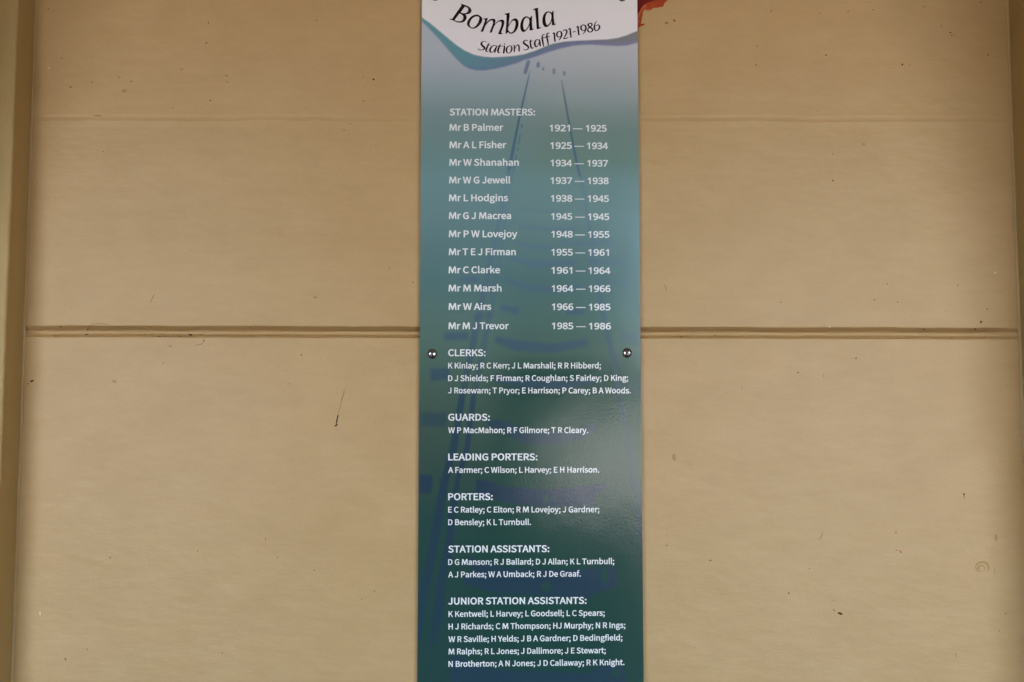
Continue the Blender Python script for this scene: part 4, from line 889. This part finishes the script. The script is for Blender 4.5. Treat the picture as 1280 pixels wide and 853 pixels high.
pen += [q6(l) for l in (
    [(95,390,8),(130,365,22),(140,450,27),(150,552,22)], [(125,553,8),(175,541,8)],
    [(270,440,12),(220,455,14),(190,420,26),(195,370,26),(240,332,14),(285,360,26),(290,420,26),(265,480,18),(225,525,10)],
    [(315,335,8),(345,305,16),(390,310,24),(400,350,26),(375,410,20),(328,492,12)], [(325,490,14),(390,480,16),(435,460,8)],
    [(430,295,8),(468,272,22),(478,360,27),(490,457,22)], [(465,464,8),(515,452,8)], [(530,350,13),(590,328,13)],
    [(605,255,8),(638,225,22),(645,310,27),(660,407,22)], [(635,414,8),(685,402,8)],
    [(790,300,12),(740,315,14),(708,280,26),(705,235,26),(750,192,14),(800,220,26),(808,280,26),(780,345,18),(740,390,10)],
    [(895,158,14),(855,190,24),(880,235,24),(945,280,26),(945,320,24),(900,350,14),(855,325,24),(850,285,20),(890,240,14),(935,205,20),(930,170,22),(895,158,14)],
    [(1045,110,8),(1010,150,14),(990,210,24),(990,270,26),(1015,315,18),(1060,310,16),(1095,260,26),(1090,210,24),(1055,195,12),(1005,225,10)])]
vs, fs = [], []
for k_, st in enumerate(pen):
    rv, rf, _ = streak([(p.x, p.y, p.z * 1.32) for p in chain(st)], 0)
    fs += [tuple(len(vs) + i for i in t) for t in rf]
    yy = TY - 0.000004 * (k_ % 7)
    vs += [(x, yy, z) for (x, y_, z) in rv]
# ribbons were measured on the wall plane: bring them onto the panel along the plane's own scale
sc_ = (CAM_D + SY) / CAM_D
vs = [(x * sc_, y_, CAM_Z + (z - CAM_Z) * sc_) for (x, y_, z) in vs]
mesh_obj('subtitle_text', vs, fs, M_black_print, sign)

# --- domed screws, each with a cross recess
def screw(px, py, rad, turn):
    c = W(px, py, SY)
    prof = [(1.0, 0.0), (1.0, 0.10), (0.93, 0.24), (0.80, 0.36), (0.60, 0.46), (0.36, 0.53), (0.0, 0.56)]
    n = 28
    vs, fs = [], []
    for (r_, h) in prof[:-1]:
        for i in range(n):
            a = 2 * math.pi * i / n
            vs.append((c.x + rad * r_ * math.cos(a), SY - rad * h, c.z + rad * r_ * math.sin(a)))
    vs.append((c.x, SY - rad * prof[-1][1], c.z))
    for k in range(len(prof) - 2):
        for i in range(n):
            j = (i + 1) % n
            fs.append((k * n + i, k * n + j, (k + 1) * n + j, (k + 1) * n + i))
    k = (len(prof) - 2) * n
    for i in range(n):
        fs.append((k + i, k + (i + 1) % n, len(vs) - 1))
    o = mesh_obj('screw', vs, fs, M_steel, sign, smooth=True)
    # cross recess: dark slot walls sunk just into the crown of the dome
    rv, rf = [], []
    for q in (0, 1):
        a = turn + q * math.pi / 2
        ux, uz, wx, wz = math.cos(a), math.sin(a), -math.sin(a), math.cos(a)
        L, w = rad * 0.52, rad * 0.12
        y0 = SY - rad * (0.575 + 0.004 * q)
        b0 = len(rv)
        for (s1, s2, yy) in ((-1, -1, SY - rad * .50), (1, -1, SY - rad * .50), (1, 1, SY - rad * .50), (-1, 1, SY - rad * .50), (-.55, -1, y0), (.55, -1, y0), (.55, 1, y0), (-.55, 1, y0)):
            rv.append((c.x + ux * L * s1 + wx * w * s2, yy, c.z + uz * L * s1 + wz * w * s2))
        rf += [tuple(b0 + i for i in f) for f in ((4, 5, 6, 7), (0, 1, 5, 4), (1, 2, 6, 5), (2, 3, 7, 6), (3, 0, 4, 7))]
    r_ = mesh_obj('cross_recess', rv, rf, M_recess, sign)
    r_.parent = o
    return o
screw(540.2, 442.6, 6.2 * PXM, 0.6)
screw(784.0, 441.4, 6.2 * PXM, 0.9)
screw(544.3, -4.4, 6.2 * PXM, 0.2)
screw(777.6, -3.6, 6.2 * PXM, 0.4)
